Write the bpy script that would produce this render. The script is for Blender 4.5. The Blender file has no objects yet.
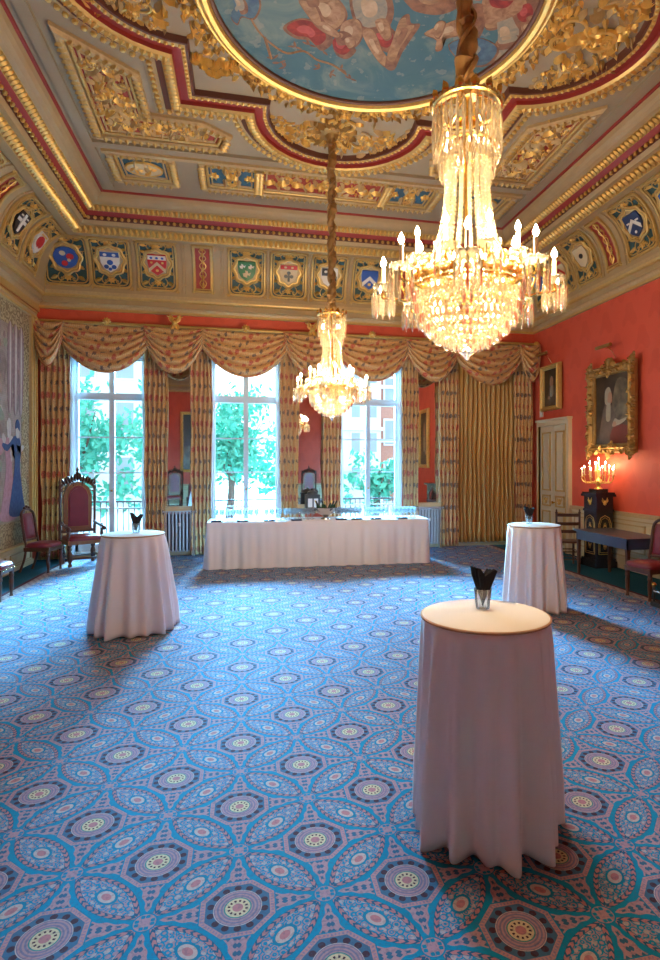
import bpy, math, random
from math import sin, cos, pi, radians as R
from mathutils import Vector, Matrix
random.seed(7)
C = bpy.context.scene.collection
SC = bpy.context.scene

# ---------------------------------------------------------------- camera, world, light, exposure
F, PX, HY, CH, TH = 579.0, 375.4, 464.0, 1.90, .22
cam_d = bpy.data.cameras.new('camera')
cam = bpy.data.objects.new('camera', cam_d); C.objects.link(cam)
cam.location = (0, 0, CH); cam.rotation_euler = (pi/2, 0, -TH)
cam_d.sensor_fit = 'HORIZONTAL'; cam_d.sensor_width = 36; cam_d.lens = F*36/660
cam_d.shift_x = (330-PX)/660; cam_d.shift_y = -(480-HY)/660
cam_d.clip_start = .05; cam_d.clip_end = 300
SC.camera = cam

w = bpy.data.worlds.new('sky'); SC.world = w; w.use_nodes = True
bg = w.node_tree.nodes['Background']; bg.inputs[0].default_value = (.78, .9, 1, 1); bg.inputs[1].default_value = 2.0

def light(name, kind, loc, energy, col, **kw):
    d = bpy.data.lights.new(name, kind); d.energy = energy; d.color = col
    for k, v in kw.items(): setattr(d, k, v)
    o = bpy.data.objects.new(name, d); C.objects.link(o); o.location = loc
    return o
# soft daylight slanting in through the tall windows
sun = light('daylight', 'SUN', (1.3, 20, 12), 158, (.22, .64, 1.0), angle=R(42))
sun.rotation_euler = Vector((0, -1, -.28)).to_track_quat('-Z', 'Y').to_euler()

SC.view_settings.view_transform = 'Standard'; SC.view_settings.look = 'None'
SC.view_settings.gamma = 1; SC.view_settings.use_curve_mapping = False
SC.view_settings.exposure = 0.48

# ---------------------------------------------------------------- node helpers
class X:
    """a node socket with arithmetic"""
    nt = None
    def __init__(s, k): s.k = k
    def _m(s, op, *a):
        n = X.nt.nodes.new('ShaderNodeMath'); n.operation = op
        for i, q in enumerate((s,)+a):
            if isinstance(q, X): X.nt.links.new(q.k, n.inputs[i])
            else: n.inputs[i].default_value = q
        return X(n.outputs[0])
    def __add__(s, o): return s._m('ADD', o)
    __radd__ = __add__
    def __sub__(s, o): return s._m('SUBTRACT', o)
    def __rsub__(s, o): return (s*-1)+o
    def __mul__(s, o): return s._m('MULTIPLY', o)
    __rmul__ = __mul__
    def __truediv__(s, o): return s._m('DIVIDE', o)
    def lt(s, o): return s._m('LESS_THAN', o)
    def gt(s, o): return s._m('GREATER_THAN', o)
    def abs(s): return s._m('ABSOLUTE')
    def sqrt(s): return s._m('SQRT')
    def sin(s): return s._m('SINE')
    def frac(s): return s._m('FRACT')
    def floor(s): return s._m('FLOOR')
    def round(s): return s._m('ROUND')
    def min(s, o): return s._m('MINIMUM', o)
    def max(s, o): return s._m('MAXIMUM', o)
    def atan2(s, o): return s._m('ARCTAN2', o)
    def band(s, a, b): return s.gt(a)*s.lt(b)
def hyp(a, b): return (a*a+b*b).sqrt()
def mixc(fac, a, b):
    n = X.nt.nodes.new('ShaderNodeMix'); n.data_type = 'RGBA'
    for i, q in ((0, fac), (6, a), (7, b)):
        if isinstance(q, X): X.nt.links.new(q.k, n.inputs[i])
        elif i == 0: n.inputs[0].default_value = q
        else: n.inputs[i].default_value = (*q[:3], 1)
    return X(n.outputs[2])
def coords(kind='Object'):
    t = X.nt.nodes.new('ShaderNodeTexCoord')
    p = X.nt.nodes.new('ShaderNodeSeparateXYZ'); X.nt.links.new(t.outputs[kind], p.inputs[0])
    return X(p.outputs[0]), X(p.outputs[1]), X(p.outputs[2]), t.outputs[kind]
def noise(vec, scale, detail=3, rough=.5, dist=0):
    n = X.nt.nodes.new('ShaderNodeTexNoise'); n.inputs['Scale'].default_value = scale
    n.inputs['Detail'].default_value = detail; n.inputs['Roughness'].default_value = rough
    n.inputs['Distortion'].default_value = dist
    X.nt.links.new(vec, n.inputs['Vector']); return X(n.outputs['Fac'])
def voro(vec, scale, feat='F1', rnd=1):
    n = X.nt.nodes.new('ShaderNodeTexVoronoi'); n.inputs['Scale'].default_value = scale; n.feature = feat
    n.inputs['Randomness'].default_value = rnd
    X.nt.links.new(vec, n.inputs['Vector']); return X(n.outputs['Distance'])
def bump(h, strength=.4, dist=.01):
    n = X.nt.nodes.new('ShaderNodeBump'); n.inputs['Strength'].default_value = strength; n.inputs['Distance'].default_value = dist
    X.nt.links.new(h.k, n.inputs['Height']); X.nt.links.new(n.outputs[0], X.nt.nodes['Principled BSDF'].inputs['Normal'])
MATS = {}
def mat(name, col=(.5, .5, .5), rough=.6, metal=0, var=0, vs=12, bmp=0, bs=60, bd=.004, spec=None, fn=None):
    m = bpy.data.materials.new(name); m.use_nodes = True; X.nt = m.node_tree
    b = m.node_tree.nodes['Principled BSDF']
    b.inputs['Base Color'].default_value = (*col, 1); b.inputs['Roughness'].default_value = rough
    b.inputs['Metallic'].default_value = metal
    if spec is not None: b.inputs['Specular IOR Level'].default_value = spec
    if var or bmp: vec = coords()[3]
    if var:
        c = mixc(noise(vec, vs, 4), [q*(1-var) for q in col], [min(1, q*(1+var)) for q in col])
        m.node_tree.links.new(c.k, b.inputs['Base Color'])
    if bmp: bump(noise(vec, bs, 4), bmp, bd)
    if fn:
        c = fn(b)
        if c is not None: m.node_tree.links.new(c.k, b.inputs['Base Color'])
    MATS[name] = m; return m

# ---------------------------------------------------------------- mesh helpers
class MB:
    def __init__(s): s.v = []; s.f = []; s.m = []; s.uv = []
    def add(s, vs, fs, mi=0, uv=None):
        o = len(s.v); s.v += [tuple(p) for p in vs]; s.f += [tuple(i+o for i in f) for f in fs]
        s.m += [mi]*len(fs); s.uv += uv if uv else [(0, 0)]*len(vs)
        return s
    def box(s, a, b, mi=0, T=None):
        x0, y0, z0 = a; x1, y1, z1 = b
        vs = [(x0, y0, z0), (x1, y0, z0), (x1, y1, z0), (x0, y1, z0), (x0, y0, z1), (x1, y0, z1), (x1, y1, z1), (x0, y1, z1)]
        if T: vs = [T(*p) for p in vs]
        return s.add(vs, [(3, 2, 1, 0), (4, 5, 6, 7), (0, 1, 5, 4), (1, 2, 6, 5), (2, 3, 7, 6), (3, 0, 4, 7)], mi)
    def grid(s, fn, nu, nv, mi=0, cu=False, uvf=None, flip=False):
        U = nu if cu else nu+1; vs = []; uv = []
        for j in range(nv+1):
            for i in range(U):
                vs.append(fn(i/nu, j/nv)); uv.append(uvf(i/nu, j/nv) if uvf else (i/nu, j/nv))
        fs = []
        for j in range(nv):
            for i in range(nu):
                a, b = j*U+i, j*U+(i+1) % U if cu else j*U+i+1
                q = (a, b, b+U, a+U); fs.append(q[::-1] if flip else q)
        return s.add(vs, fs, mi, uv)
    def tube(s, path, r, n=6, mi=0, closed=False, cap=True):
        P = [Vector(p) for p in path]; N = len(P); vs = []
        up = None
        for i, p in enumerate(P):
            a = P[(i-1) % N] if (closed or i) else p; b = P[(i+1) % N] if (closed or i < N-1) else p
            t = (b-a); t = t.normalized() if t.length > 1e-9 else Vector((0, 0, 1))
            if up is None:
                up = Vector((0, 0, 1)) if abs(t.z) < .9 else Vector((1, 0, 0))
            u = (up-t*up.dot(t));
            if u.length < 1e-6: u = t.orthogonal()
            u.normalize(); up = u; wv = t.cross(u)
            rr = r[i] if hasattr(r, '__len__') else r
            for k in range(n):
                an = 2*pi*k/n; vs.append(p+(u*cos(an)+wv*sin(an))*rr)
        fs = []
        for i in range(N if closed else N-1):
            for k in range(n):
                a = i*n+k; b = i*n+(k+1) % n; c = ((i+1) % N)*n+(k+1) % n; d = ((i+1) % N)*n+k
                fs.append((a, b, c, d))
        if cap and not closed: fs += [tuple(range(n))[::-1], tuple((N-1)*n+k for k in range(n))]
        return s.add(vs, fs, mi)
    def lathe(s, prof, c=(0, 0, 0), n=16, mi=0, rot=0, T=None):
        vs = []
        for r, z in prof:
            for k in range(n):
                a = 2*pi*k/n+rot; p = (c[0]+r*cos(a), c[1]+r*sin(a), c[2]+z); vs.append(T(*p) if T else p)
        fs = []
        for i in range(len(prof)-1):
            for k in range(n):
                fs.append((i*n+k, i*n+(k+1) % n, (i+1)*n+(k+1) % n, (i+1)*n+k))
        if prof[0][0] > 1e-5: fs.append(tuple(range(n))[::-1])
        if prof[-1][0] > 1e-5: fs.append(tuple((len(prof)-1)*n+k for k in range(n)))
        return s.add(vs, fs, mi)
    def ball(s, c, r, mi=0, nu=8, nv=5, sc=(1, 1, 1)):
        vs = []; fs = []
        for j in range(nv+1):
            t = pi*j/nv
            for k in range(nu):
                a = 2*pi*k/nu; vs.append((c[0]+r*sc[0]*sin(t)*cos(a), c[1]+r*sc[1]*sin(t)*sin(a), c[2]-r*sc[2]*cos(t)))
        for j in range(nv):
            for k in range(nu): fs.append((j*nu+k, j*nu+(k+1) % nu, (j+1)*nu+(k+1) % nu, (j+1)*nu+k))
        return s.add(vs, fs, mi)
    def poly(s, pts, T, d0, d1, mi=0):
        """a flat outline (list of x,y) given thickness d0..d1 and mapped by T(x,y,d)"""
        n = len(pts); cx = sum(p[0] for p in pts)/n; cy = sum(p[1] for p in pts)/n
        vs = [T(x, y, d1) for x, y in pts]+[T(x, y, d0) for x, y in pts]+[T(cx, cy, d1)]
        fs = [(i, (i+1) % n, 2*n) for i in range(n)]+[(i+n, (i+1) % n+n, (i+1) % n, i) for i in range(n)]
        return s.add(vs, fs, mi)
    def build(s, name, mats, parent=None, smooth=True, ang=40):
        me = bpy.data.meshes.new(name); me.from_pydata(s.v, [], s.f)
        for m in (mats if isinstance(mats, (list, tuple)) else [mats]): me.materials.append(m)
        me.polygons.foreach_set('material_index', s.m)
        if any(u != (0, 0) for u in s.uv):
            ul = me.uv_layers.new(name='UVMap'); idx = [0]*len(me.loops); me.loops.foreach_get('vertex_index', idx)
            ul.data.foreach_set('uv', [q for i in idx for q in s.uv[i]])
        me.validate()
        if smooth:
            me.polygons.foreach_set('use_smooth', [True]*len(me.polygons)); me.set_sharp_from_angle(angle=R(ang))
        me.update()
        o = bpy.data.objects.new(name, me); C.objects.link(o)
        if parent: o.parent = parent
        return o
def tag(o, label, cat, group=None, kind=None):
    o['label'] = label; o['category'] = cat
    if group: o['group'] = group
    if kind: o['kind'] = kind
    return o
def thing(name, label, cat, loc=(0, 0, 0), rz=0, group=None):
    o = bpy.data.objects.new(name, None); C.objects.link(o); o.empty_display_size = .1
    o.location = loc; o.rotation_euler = (0, 0, rz); return tag(o, label, cat, group)
def struct(o, label=None):
    o['kind'] = 'structure'
    if label: o['label'] = label
    return o
def copy_tree(o, parent=None):
    c = o.copy(); C.objects.link(c)
    if parent: c.parent = parent
    for ch in list(o.children): copy_tree(ch, c)
    return c
def smooth_loop(pts, n=5):
    """closed Catmull-Rom through pts"""
    out = []; N = len(pts)
    for i in range(N):
        p0, p1, p2, p3 = pts[i-1], pts[i], pts[(i+1) % N], pts[(i+2) % N]
        for k in range(n):
            t = k/n
            out.append(tuple(.5*((2*b)+(-a+c)*t+(2*a-5*b+4*c-d)*t*t+(-a+3*b-3*c+d)*t**3) for a, b, c, d in zip(p0, p1, p2, p3)))
    return out
def smooth_path(pts, n=5):
    out = []; N = len(pts)
    for i in range(N-1):
        p0, p1, p2, p3 = pts[max(i-1, 0)], pts[i], pts[i+1], pts[min(i+2, N-1)]
        for k in range(n):
            t = k/n
            out.append(tuple(.5*((2*b)+(-a+c)*t+(2*a-5*b+4*c-d)*t*t+(-a+3*b-3*c+d)*t**3) for a, b, c, d in zip(p0, p1, p2, p3)))
    return out+[tuple(pts[-1])]
def ray(px, py):
    s, c = sin(TH), cos(TH); dx = (px-PX)/F; return (s+dx*c, c-dx*s, (HY-py)/F)
def on_z(px, py, Z):
    r = ray(px, py); t = (Z-CH)/r[2]; return (t*r[0], t*r[1])
def on_y(px, py, Y):
    r = ray(px, py); t = Y/r[1]; return (t*r[0], CH+r[2]*t)

# relief ornaments, in a local plane mapped by T(x, y, d) with d towards the viewer
def leaf(mb, T, x, y, a, L, W, H, mi=0, curl=0):
    rows = [(0, .25), (.3, .95), (.62, .85), (.88, .45), (1, .03)]
    vs = []
    for t, wd in rows:
        aa = a+curl*t
        cx, cy = x+L*t*cos(a+curl*t*.5), y+L*t*sin(a+curl*t*.5)
        lift = H*(.35+.9*sin(min(1, t*1.1)*pi*.75))
        for k, q in ((-1, .0), (0, 1), (1, .0)):
            ww = W*.5*wd*k; vs.append(T(cx-sin(aa)*ww, cy+cos(aa)*ww, lift*q+.001))
    fs = []
    for i in range(4):
        for k in range(2): fs.append((i*3+k, i*3+k+1, i*3+k+4, i*3+k+3))
    mb.add(vs, fs, mi)
def spiral(mb, T, x, y, a, S, flip=1, turns=1.25, r=.12, mi=0, n=14, lv=True, h=.1):
    """a C-scroll that starts at (x,y) heading a and winds in; S is the size"""
    pts = []; rad = []; px, py, an = x, y, a; L = S*3.4/n
    for i in range(n+1):
        t = i/n; pts.append(T(px, py, S*h)); rad.append(S*r*(1-.6*t)*(.5+.5*min(1, t*4)))
        an += flip*(turns*2*pi/n)*(.35+1.5*t); st = L*(1-.72*t)
        px += cos(an)*st; py += sin(an)*st
        if lv and i in (3, 6, 9): leaf(mb, T, px, py, an-flip*1.0, S*.55*(1-.4*t), S*.3, S*.16, mi, curl=-flip*.6)
    mb.tube(pts, rad, 5, mi)
    e = Vector(T(px, py, S*h)); mb.ball(e, S*r*.75, mi, 6, 4)
def flower(mb, T, x, y, S, n=6, mi=0, a0=0, m2=None):
    for k in range(n): leaf(mb, T, x, y, a0+2*pi*k/n, S, S*.75, S*.35, mi)
    mb.ball(T(x, y, S*.3), S*.26, mi if m2 is None else m2, 6, 4)
# ---------------------------------------------------------------- materials
def carpet(b):
    x, y, z, vec = coords()
    A = .3758
    u = (x+.034)/A; v = (y-2.549)/A
    p = (u+v)*.5; q = (u-v)*.5
    dp = p-p.round(); dq = q-q.round()
    du = (dp+dq); dv = (dp-dq)
    ax = du.abs(); ay = dv.abs(); r = hyp(ax, ay)
    th = dv.atan2(du)
    BLUE = (.001, .215, .40); DEEP = (.006, .08, .16); MAUVE = (.40, .25, .31); PINK = (.46, .20, .23)
    DARK = (.060, .022, .040); CREAM = (.62, .55, .36); LIGHT = (.50, .42, .42)
    c = mixc(noise(vec, 5, 3), BLUE, [q_*1.25 for q_ in BLUE])
    # almonds strung between the rosettes
    wx = ax-.5; wy = ay-.5
    along = (wx-wy).abs()*.7071; across = (wx+wy).abs()*.7071
    RR, HW = .935, .235
    dep = RR-hyp(along, across+(RR-HW))          # depth inside the almond's edge
    alm = dep.gt(0)
    nz = noise(vec, 60, 2)
    curls = voro(vec, 30, 'F1', .45)
    c = mixc(alm*dep.gt(.06)*((curls*19+.6).sin().gt(.1))*.9, c, MAUVE)
    c = mixc(alm*dep.gt(.06)*((along*30).sin()*(across*50+1).sin()).gt(.6)*.7, c, LIGHT)
    c = mixc(alm*dep.lt(.062), c, (.012, .11, .22))
    c = mixc(alm*dep.band(.006, .056)*((along*66+(dep-.03).abs()*90).sin().gt(-.3)), c, PINK)
    oval = hyp(along*8.7, across*13)
    c = mixc(oval.lt(1.4), c, BLUE); c = mixc(oval.lt(1.05), c, LIGHT); c = mixc(oval.lt(.6), c, PINK)
    # tips pointing along the axes
    big = ax.max(ay); sm = ax.min(ay)
    tipw = (.86-big)*.31+.010*((big*34).sin())
    tip = big.band(.38, .86)*sm.lt(tipw)
    c = mixc(tip, c, MAUVE)
    c = mixc(tip*sm.lt(tipw-.022)*((big*62).sin()+(sm*80).sin()).gt(.45), c, (.03, .13, .25))
    # octagon
    o8 = big.max((ax+ay)*.7071)
    c = mixc(o8.lt(.430), c, BLUE); c = mixc(o8.lt(.415), c, (.45, .25, .28))
    c = mixc(((th*60).sin().gt(.2))*o8.band(.372, .402), c, (.26, .20, .33))
    c = mixc(o8.lt(.358), c, (.05, .14, .26))
    bt_ = ((th*(14/6.28318)).frac()-.5)*.141
    bd_ = hyp(bt_, r-.305)
    c = mixc(bd_.lt(.042)*o8.lt(.358), c, DARK)
    c = mixc(r.band(.262, .272), c, LIGHT); c = mixc(r.lt(.262), c, MAUVE); c = mixc((r*150).sin().gt(.1)*r.band(.16, .262), c, (.20, .18, .30))
    c = mixc(r.band(.14, .155), c, (.05, .25, .25)); c = mixc(r.lt(.14), c, CREAM)
    c = mixc(r.band(.085, .115)*(th*6).sin().abs().gt(.75), c, DARK)
    c = mixc(r.lt(.06), c, PINK)
    # rosettes where the circles touch
    o1 = hyp(ax-1, ay).min(hyp(ax, ay-1))
    c = mixc(o1.lt(.14), c, BLUE); c = mixc(o1.lt(.12)*((ax*60).sin()*(ay*60).sin()).gt(-.15), c, MAUVE)
    # woven border
    bx = (x-1.08).abs()
    edge = bx.gt(4.34); c = mixc(edge, c, (.46, .34, .30)); c = mixc(edge*((y*30).sin()*(x*60).sin()).gt(.3), c, (.25, .16, .2))
    c = mixc(bx.gt(4.49), c, (.10, .016, .024)); c = mixc(bx.gt(4.55), c, (.008, .085, .13))
    n2 = noise(vec, 90, 2)
    bump(noise(vec, 420, 2), .6, .006)
    n3 = noise(vec, 55, 2)
    c = mixc(n3.gt(.56)*.25, c, (.05, .09, .17))
    return mixc(n2*.3, c, (.01, .05, .09))
mat('carpet', rough=.9, spec=.12, fn=carpet)

def damask(b):
    x, y, z, vec = coords()
    s = (x+y)
    g = (s*9).sin()*(z*6.5).sin()+.5*((s*18+1).sin()*(z*13).sin())
    c = mixc(g.gt(.25), (.62, .088, .046), (.57, .076, .040))
    return mixc(noise(vec, 1.3, 3)*.4, c, (.64, .10, .05))
mat('red_damask', rough=.62, fn=damask)

def floral(b):
    x, y, z, vec = coords('UV')
    n = noise(vec, 7, 3)
    row = (y/.26).floor(); par = (row*.5).frac().gt(.2)
    uu = ((x/.19)+par*.5+(n-.5)*.5).frac()-.5; vv = ((y/.26)+(n-.5)*.5).frac()-.5
    d = hyp(uu*1.0, vv*1.35)+(noise(vec, 34, 3)-.5)*.5
    st = ((x/.045).frac()-.5).abs()
    c = mixc(st.gt(.36)*.6, (.60, .36, .14), (.44, .21, .08))
    c = mixc(noise(vec, 26, 3).gt(.58)*.55, c, (.66, .45, .22))
    c = mixc((voro(vec, 11, 'F1')*24).sin().gt(.72)*.55, c, (.34, .18, .09))
    red = mixc(noise(vec, 40, 2).gt(.5), (.34, .030, .022), (.50, .13, .07))
    dk = mixc(noise(vec, 40, 2).gt(.5), (.055, .045, .05), (.17, .11, .08))
    c = mixc(d.lt(.33)*(1-par)*.92, c, red)
    c = mixc(d.lt(.25)*par*.9, c, dk)
    b.inputs['Sheen Weight'].default_value = .2
    return c
mat('floral_fabric', rough=.75, fn=floral)
mat('gold_fabric', (.50, .29, .09), .6, var=.05, vs=3)
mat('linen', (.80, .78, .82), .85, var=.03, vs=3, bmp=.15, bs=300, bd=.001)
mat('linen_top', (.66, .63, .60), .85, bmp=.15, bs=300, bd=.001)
mat('seam', (.42, .24, .14), .8)
mat('gold', (.80, .54, .17), .38, .62, var=.25, vs=18, bmp=.35, bs=70)
mat('gold_dark', (.36, .22, .07), .45, .6, var=.35, vs=14, bmp=.5, bs=50)
mat('gold_paint', (.58, .39, .13), .42, .4, var=.18, vs=20, bmp=.3, bs=60)
mat('stone_paint', (.32, .255, .165), .6, var=.10, vs=3)
mat('cream_paint', (.40, .285, .14), .5, var=.10, vs=6)
mat('cream_gilt', (.50, .36, .18), .5, .15, var=.2, vs=25, bmp=.3, bs=70)
mat('panel_red', (.33, .045, .03), .55, var=.15, vs=8)
mat('band_red', (.28, .03, .025), .5, var=.15, vs=8)
mat('band_brown', (.11, .035, .02), .5)
mat('panel_blue', (.035, .12, .19), .55, var=.2, vs=8)
mat('panel_teal', (.025, .075, .085), .55, var=.2, vs=8)
mat('silver_white', (.72, .70, .64), .5)
mat('her_red', (.52, .02, .02), .4); mat('her_blue', (.03, .10, .40), .4); mat('her_green', (.03, .17, .05), .4)
mat('her_black', (.015, .015, .02), .4); mat('her_cream', (.62, .50, .30), .5); mat('her_navy', (.02, .045, .14), .4)
mat('door_paint', (.60, .52, .35), .45, var=.05, vs=5)
mat('dado_paint', (.60, .50, .31), .5, var=.08, vs=6)
mat('dark_grey', (.12, .12, .13), .5)
mat('window_paint', (.50, .53, .58), .45)
mat('radiator_paint', (.42, .41, .43), .4)
mat('black_gap', (.015, .015, .02), .7)
mat('walnut', (.085, .032, .016), .32, var=.35, vs=9, bmp=.1, bs=30)
mat('oak_warm', (.21, .085, .03), .35, var=.3, vs=9)
mat('ebony', (.018, .016, .022), .25, var=.3, vs=9)
mat('leather_red', (.19, .020, .034), .30, var=.25, vs=6, bmp=.15, bs=40)
mat('desk_sheen', (.045, .06, .11), .28, var=.15, vs=6)  # dark table with its blue daylight sheen put into the colour
mat('napkin_black', (.012, .012, .018), .8)
mat('brass', (.80, .52, .16), .25, 1.0, var=.15, vs=20)
mat('marble_black', (.02, .022, .022), .12)
mat('candle_wax', (.85, .68, .45), .5)
mat('silk_cord', (.36, .21, .075), .4, .25, var=.4, vs=14, bmp=.5, bs=30, bd=.01)
mat('leaf_green', (.06, .38, .27), .6, var=.45, vs=2.2)
mat('bark', (.12, .09, .07), .9, bmp=.5, bs=20)
mat('stucco', (.62, .62, .62), .9, var=.03, vs=1)
mat('brick', (.42, .20, .15), .9, var=.2, vs=8)
mat('house_glass', (.26, .30, .34), .1)  # even grey-blue panes of the houses outside
mat('pavement', (.5, .5, .5), .9)
mat('iron', (.03, .035, .04), .5)
mat('plastic_white', (.75, .75, .75), .4)
mat('steel', (.6, .6, .62), .25, 1.0)
mat('bottle_green', (.02, .05, .02), .1)
mat('foil_gold', (.7, .5, .15), .3, 1)
mat('navy_cloth', (.02, .03, .09), .7)
mat('mirror', (.86, .88, .88), .02, 1.0)
def glass(name, rough, tint, trans, gl, tl=0, tcol=(1, .9, .7)):
    m = bpy.data.materials.new(name); m.use_nodes = True; nt = m.node_tree; nt.nodes.clear()
    out = nt.nodes.new('ShaderNodeOutputMaterial'); t = nt.nodes.new('ShaderNodeBsdfTransparent'); g = nt.nodes.new('ShaderNodeBsdfGlossy')
    t.inputs[0].default_value = (*tint, 1); g.inputs['Roughness'].default_value = rough; g.inputs[0].default_value = (1, 1, 1, 1)
    lw = nt.nodes.new('ShaderNodeLayerWeight'); lw.inputs[0].default_value = gl
    mx = nt.nodes.new('ShaderNodeMixShader'); nt.links.new(lw.outputs['Fresnel'], mx.inputs[0])
    nt.links.new(t.outputs[0], mx.inputs[1]); nt.links.new(g.outputs[0], mx.inputs[2]); last = mx
    if tl:
        tr = nt.nodes.new('ShaderNodeBsdfTranslucent'); tr.inputs[0].default_value = (*tcol, 1)
        df = nt.nodes.new('ShaderNodeBsdfDiffuse'); df.inputs[0].default_value = (*tcol, 1)
        m1 = nt.nodes.new('ShaderNodeMixShader'); m1.inputs[0].default_value = .4
        nt.links.new(tr.outputs[0], m1.inputs[1]); nt.links.new(df.outputs[0], m1.inputs[2])
        m2 = nt.nodes.new('ShaderNodeMixShader'); m2.inputs[0].default_value = tl
        nt.links.new(mx.outputs[0], m2.inputs[1]); nt.links.new(m1.outputs[0], m2.inputs[2]); last = m2
    nt.links.new(last.outputs[0], out.inputs[0]); MATS[name] = m
glass('pane', .02, (.97, 1, 1), 1, .12)
glass('glassware', .03, (.95, .97, .98), 1, .35, .10, (.8, .9, 1))
glass('crystal', .12, (.98, .95, .88), 1, .5, .20, (1, .88, .64))
def glow(name, col, st):
    m = bpy.data.materials.new(name); m.use_nodes = True; nt = m.node_tree; nt.nodes.clear()
    o = nt.nodes.new('ShaderNodeOutputMaterial'); e = nt.nodes.new('ShaderNodeEmission'); e.inputs[0].default_value = (*col, 1); e.inputs[1].default_value = st
    nt.links.new(e.outputs[0], o.inputs[0]); MATS[name] = m
glow('bulb', (1, .78, .48), 70)
def sheer(b):
    b.inputs['Alpha'].default_value = .55; return None
mat('sheer_voile', (.85, .88, .92), .8, fn=sheer)
def mural(b):
    x, y, z, vec = coords()
    n = noise(vec, 1.5, 5, .6, .8)
    g = (y-4.2)/3.4
    c = mixc(n, (.02, .09, .15), (.09, .20, .22))
    c = mixc((n-.48)*3.2, c, (.26, .30, .24))
    return mixc(noise(vec, 7, 4).gt(.62)*.25, c, (.42, .38, .30))
mat('mural_sky', rough=.7, fn=mural)
for nm, a, bb in (('mural_light', (.52, .38, .25), (.38, .27, .17)), ('mural_rose', (.46, .09, .08), (.32, .05, .05)), ('mural_flesh', (.42, .26, .16), (.20, .10, .055)), ('mural_red', (.34, .035, .03), (.15, .015, .02)), ('mural_brown', (.14, .065, .045), (.28, .14, .08)),
                  ('mural_grey', (.20, .21, .19), (.36, .31, .22)), ('mural_blue', (.05, .10, .18), (.10, .20, .26)), ('mural_tan', (.40, .24, .13), (.22, .12, .07))):
    mat(nm, rough=.7, fn=lambda b, a=a, bb=bb: mixc((noise(coords()[3], 9, 4, .6, .5)-.35)*3, a, bb))
def tapes(b):
    x, y, z, vec = coords()
    n = noise(vec, 2.2, 5, .65, 1.0); k = noise(vec, 9, 4)
    c = mixc((n-.3)*2.4, (.17, .12, .10), (.44, .38, .33))
    c = mixc((k-.5)*2.5, c, (.40, .24, .26))
    low = (1.9-z)*.9
    c = mixc(low.max(0).min(.6), c, (.36, .30, .18))
    wv = (z*180).sin().gt(0)
    return mixc(wv*.12, c, (.1, .08, .07))
mat('tapestry', rough=.9, fn=tapes)
def tborder(b):
    x, y, z, vec = coords()
    v_ = voro(vec, 9); return mixc((v_*16).sin().gt(.1), (.22, .16, .08), (.42, .33, .18))
mat('tapestry_border', rough=.9, fn=tborder)
for nm, a, bb in (('weave_plum', (.20, .13, .14), (.32, .22, .21)), ('weave_pink', (.50, .27, .30), (.36, .18, .20)), ('weave_navy', (.03, .06, .17), (.05, .10, .22)), ('weave_green', (.20, .24, .17), (.32, .32, .24)),
                  ('weave_pale', (.55, .49, .42), (.40, .34, .33))):
    mat(nm, rough=.9, fn=lambda b, a=a, bb=bb: mixc((noise(coords()[3], 14, 4)-.3)*2.2, a, bb))
mat('oil_dark', rough=.35, fn=lambda b: mixc((noise(coords()[3], 2.5, 4)-.3)*2, (.012, .009, .006), (.075, .05, .028)))
mat('oil_smoke', rough=.4, fn=lambda b: mixc((noise(coords()[3], 4, 4)-.35)*2.5, (.05, .04, .022), (.24, .20, .12)))
mat('oil_flesh', (.33, .19, .12), .5); mat('oil_white', (.30, .27, .20), .5, var=.2, vs=14)
mat('oil_robe', (.10, .075, .055), .5, var=.5, vs=9); mat('oil_red', (.13, .025, .015), .5, var=.3, vs=7)
mat('wool_red', (.40, .05, .03), .8)
M = MATS
# ---------------------------------------------------------------- the room
X0, X1, Y0, Y1, ZC, ZK = -4.05, 6.73, -.84, 12.7, 6.8, 5.02
CX, CY = 1.34, 5.93
WX = (-2.70, 0.0, 2.70, 5.42)      # window bays
WH, WT, WB = .73, 4.15, .10

struct(MB().box((X0-.4, Y0-.4, -.15), (X1+.4, Y1+.4, 0)).build('floor', M['carpet']), 'fitted blue patterned carpet with octagon medallions')
mb = MB(); e = [X0-.3]
for c in WX: e += [c-WH, c+WH]
e.append(X1+.3)
for i in range(0, len(e), 2): mb.box((e[i], Y1, 0), (e[i+1], Y1+.35, 7.1))
for c in WX: mb.box((c-WH, Y1, WT), (c+WH, Y1+.35, 7.1)); mb.box((c-WH, Y1, 0), (c+WH, Y1+.35, WB))
struct(mb.build('wall_back', M['red_damask'], smooth=False))
struct(MB().box((X1, Y0-.3, 0), (X1+.3, Y1, 7.1)).build('wall_right', M['red_damask'], smooth=False))
struct(MB().box((X0-.3, Y0-.3, 0), (X0, Y1, 7.1)).build('wall_left', M['red_damask'], smooth=False))
struct(MB().box((X0, Y0-.3, 0), (X1, Y0, 7.1)).build('wall_front', M['red_damask'], smooth=False))
struct(MB().box((X0-.3, Y0-.3, ZC), (X1+.3, Y1+.35, ZC+.15)).build('ceiling', M['stone_paint'], smooth=False))
# white lining of the window reveals
mb = MB()
for c in WX:
    for s in (-1, 1): mb.box((c+s*WH-.02, Y1-.02, WB), (c+s*WH+.02, Y1+.36, WT))
    mb.box((c-WH, Y1-.02, WT-.03), (c+WH, Y1+.36, WT+.01)); mb.box((c-WH, Y1-.05, WB-.03), (c+WH, Y1+.36, WB+.01))
struct(mb.build('trim_1', M['window_paint'], smooth=False), 'pale painted linings of the window reveals')

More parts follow.
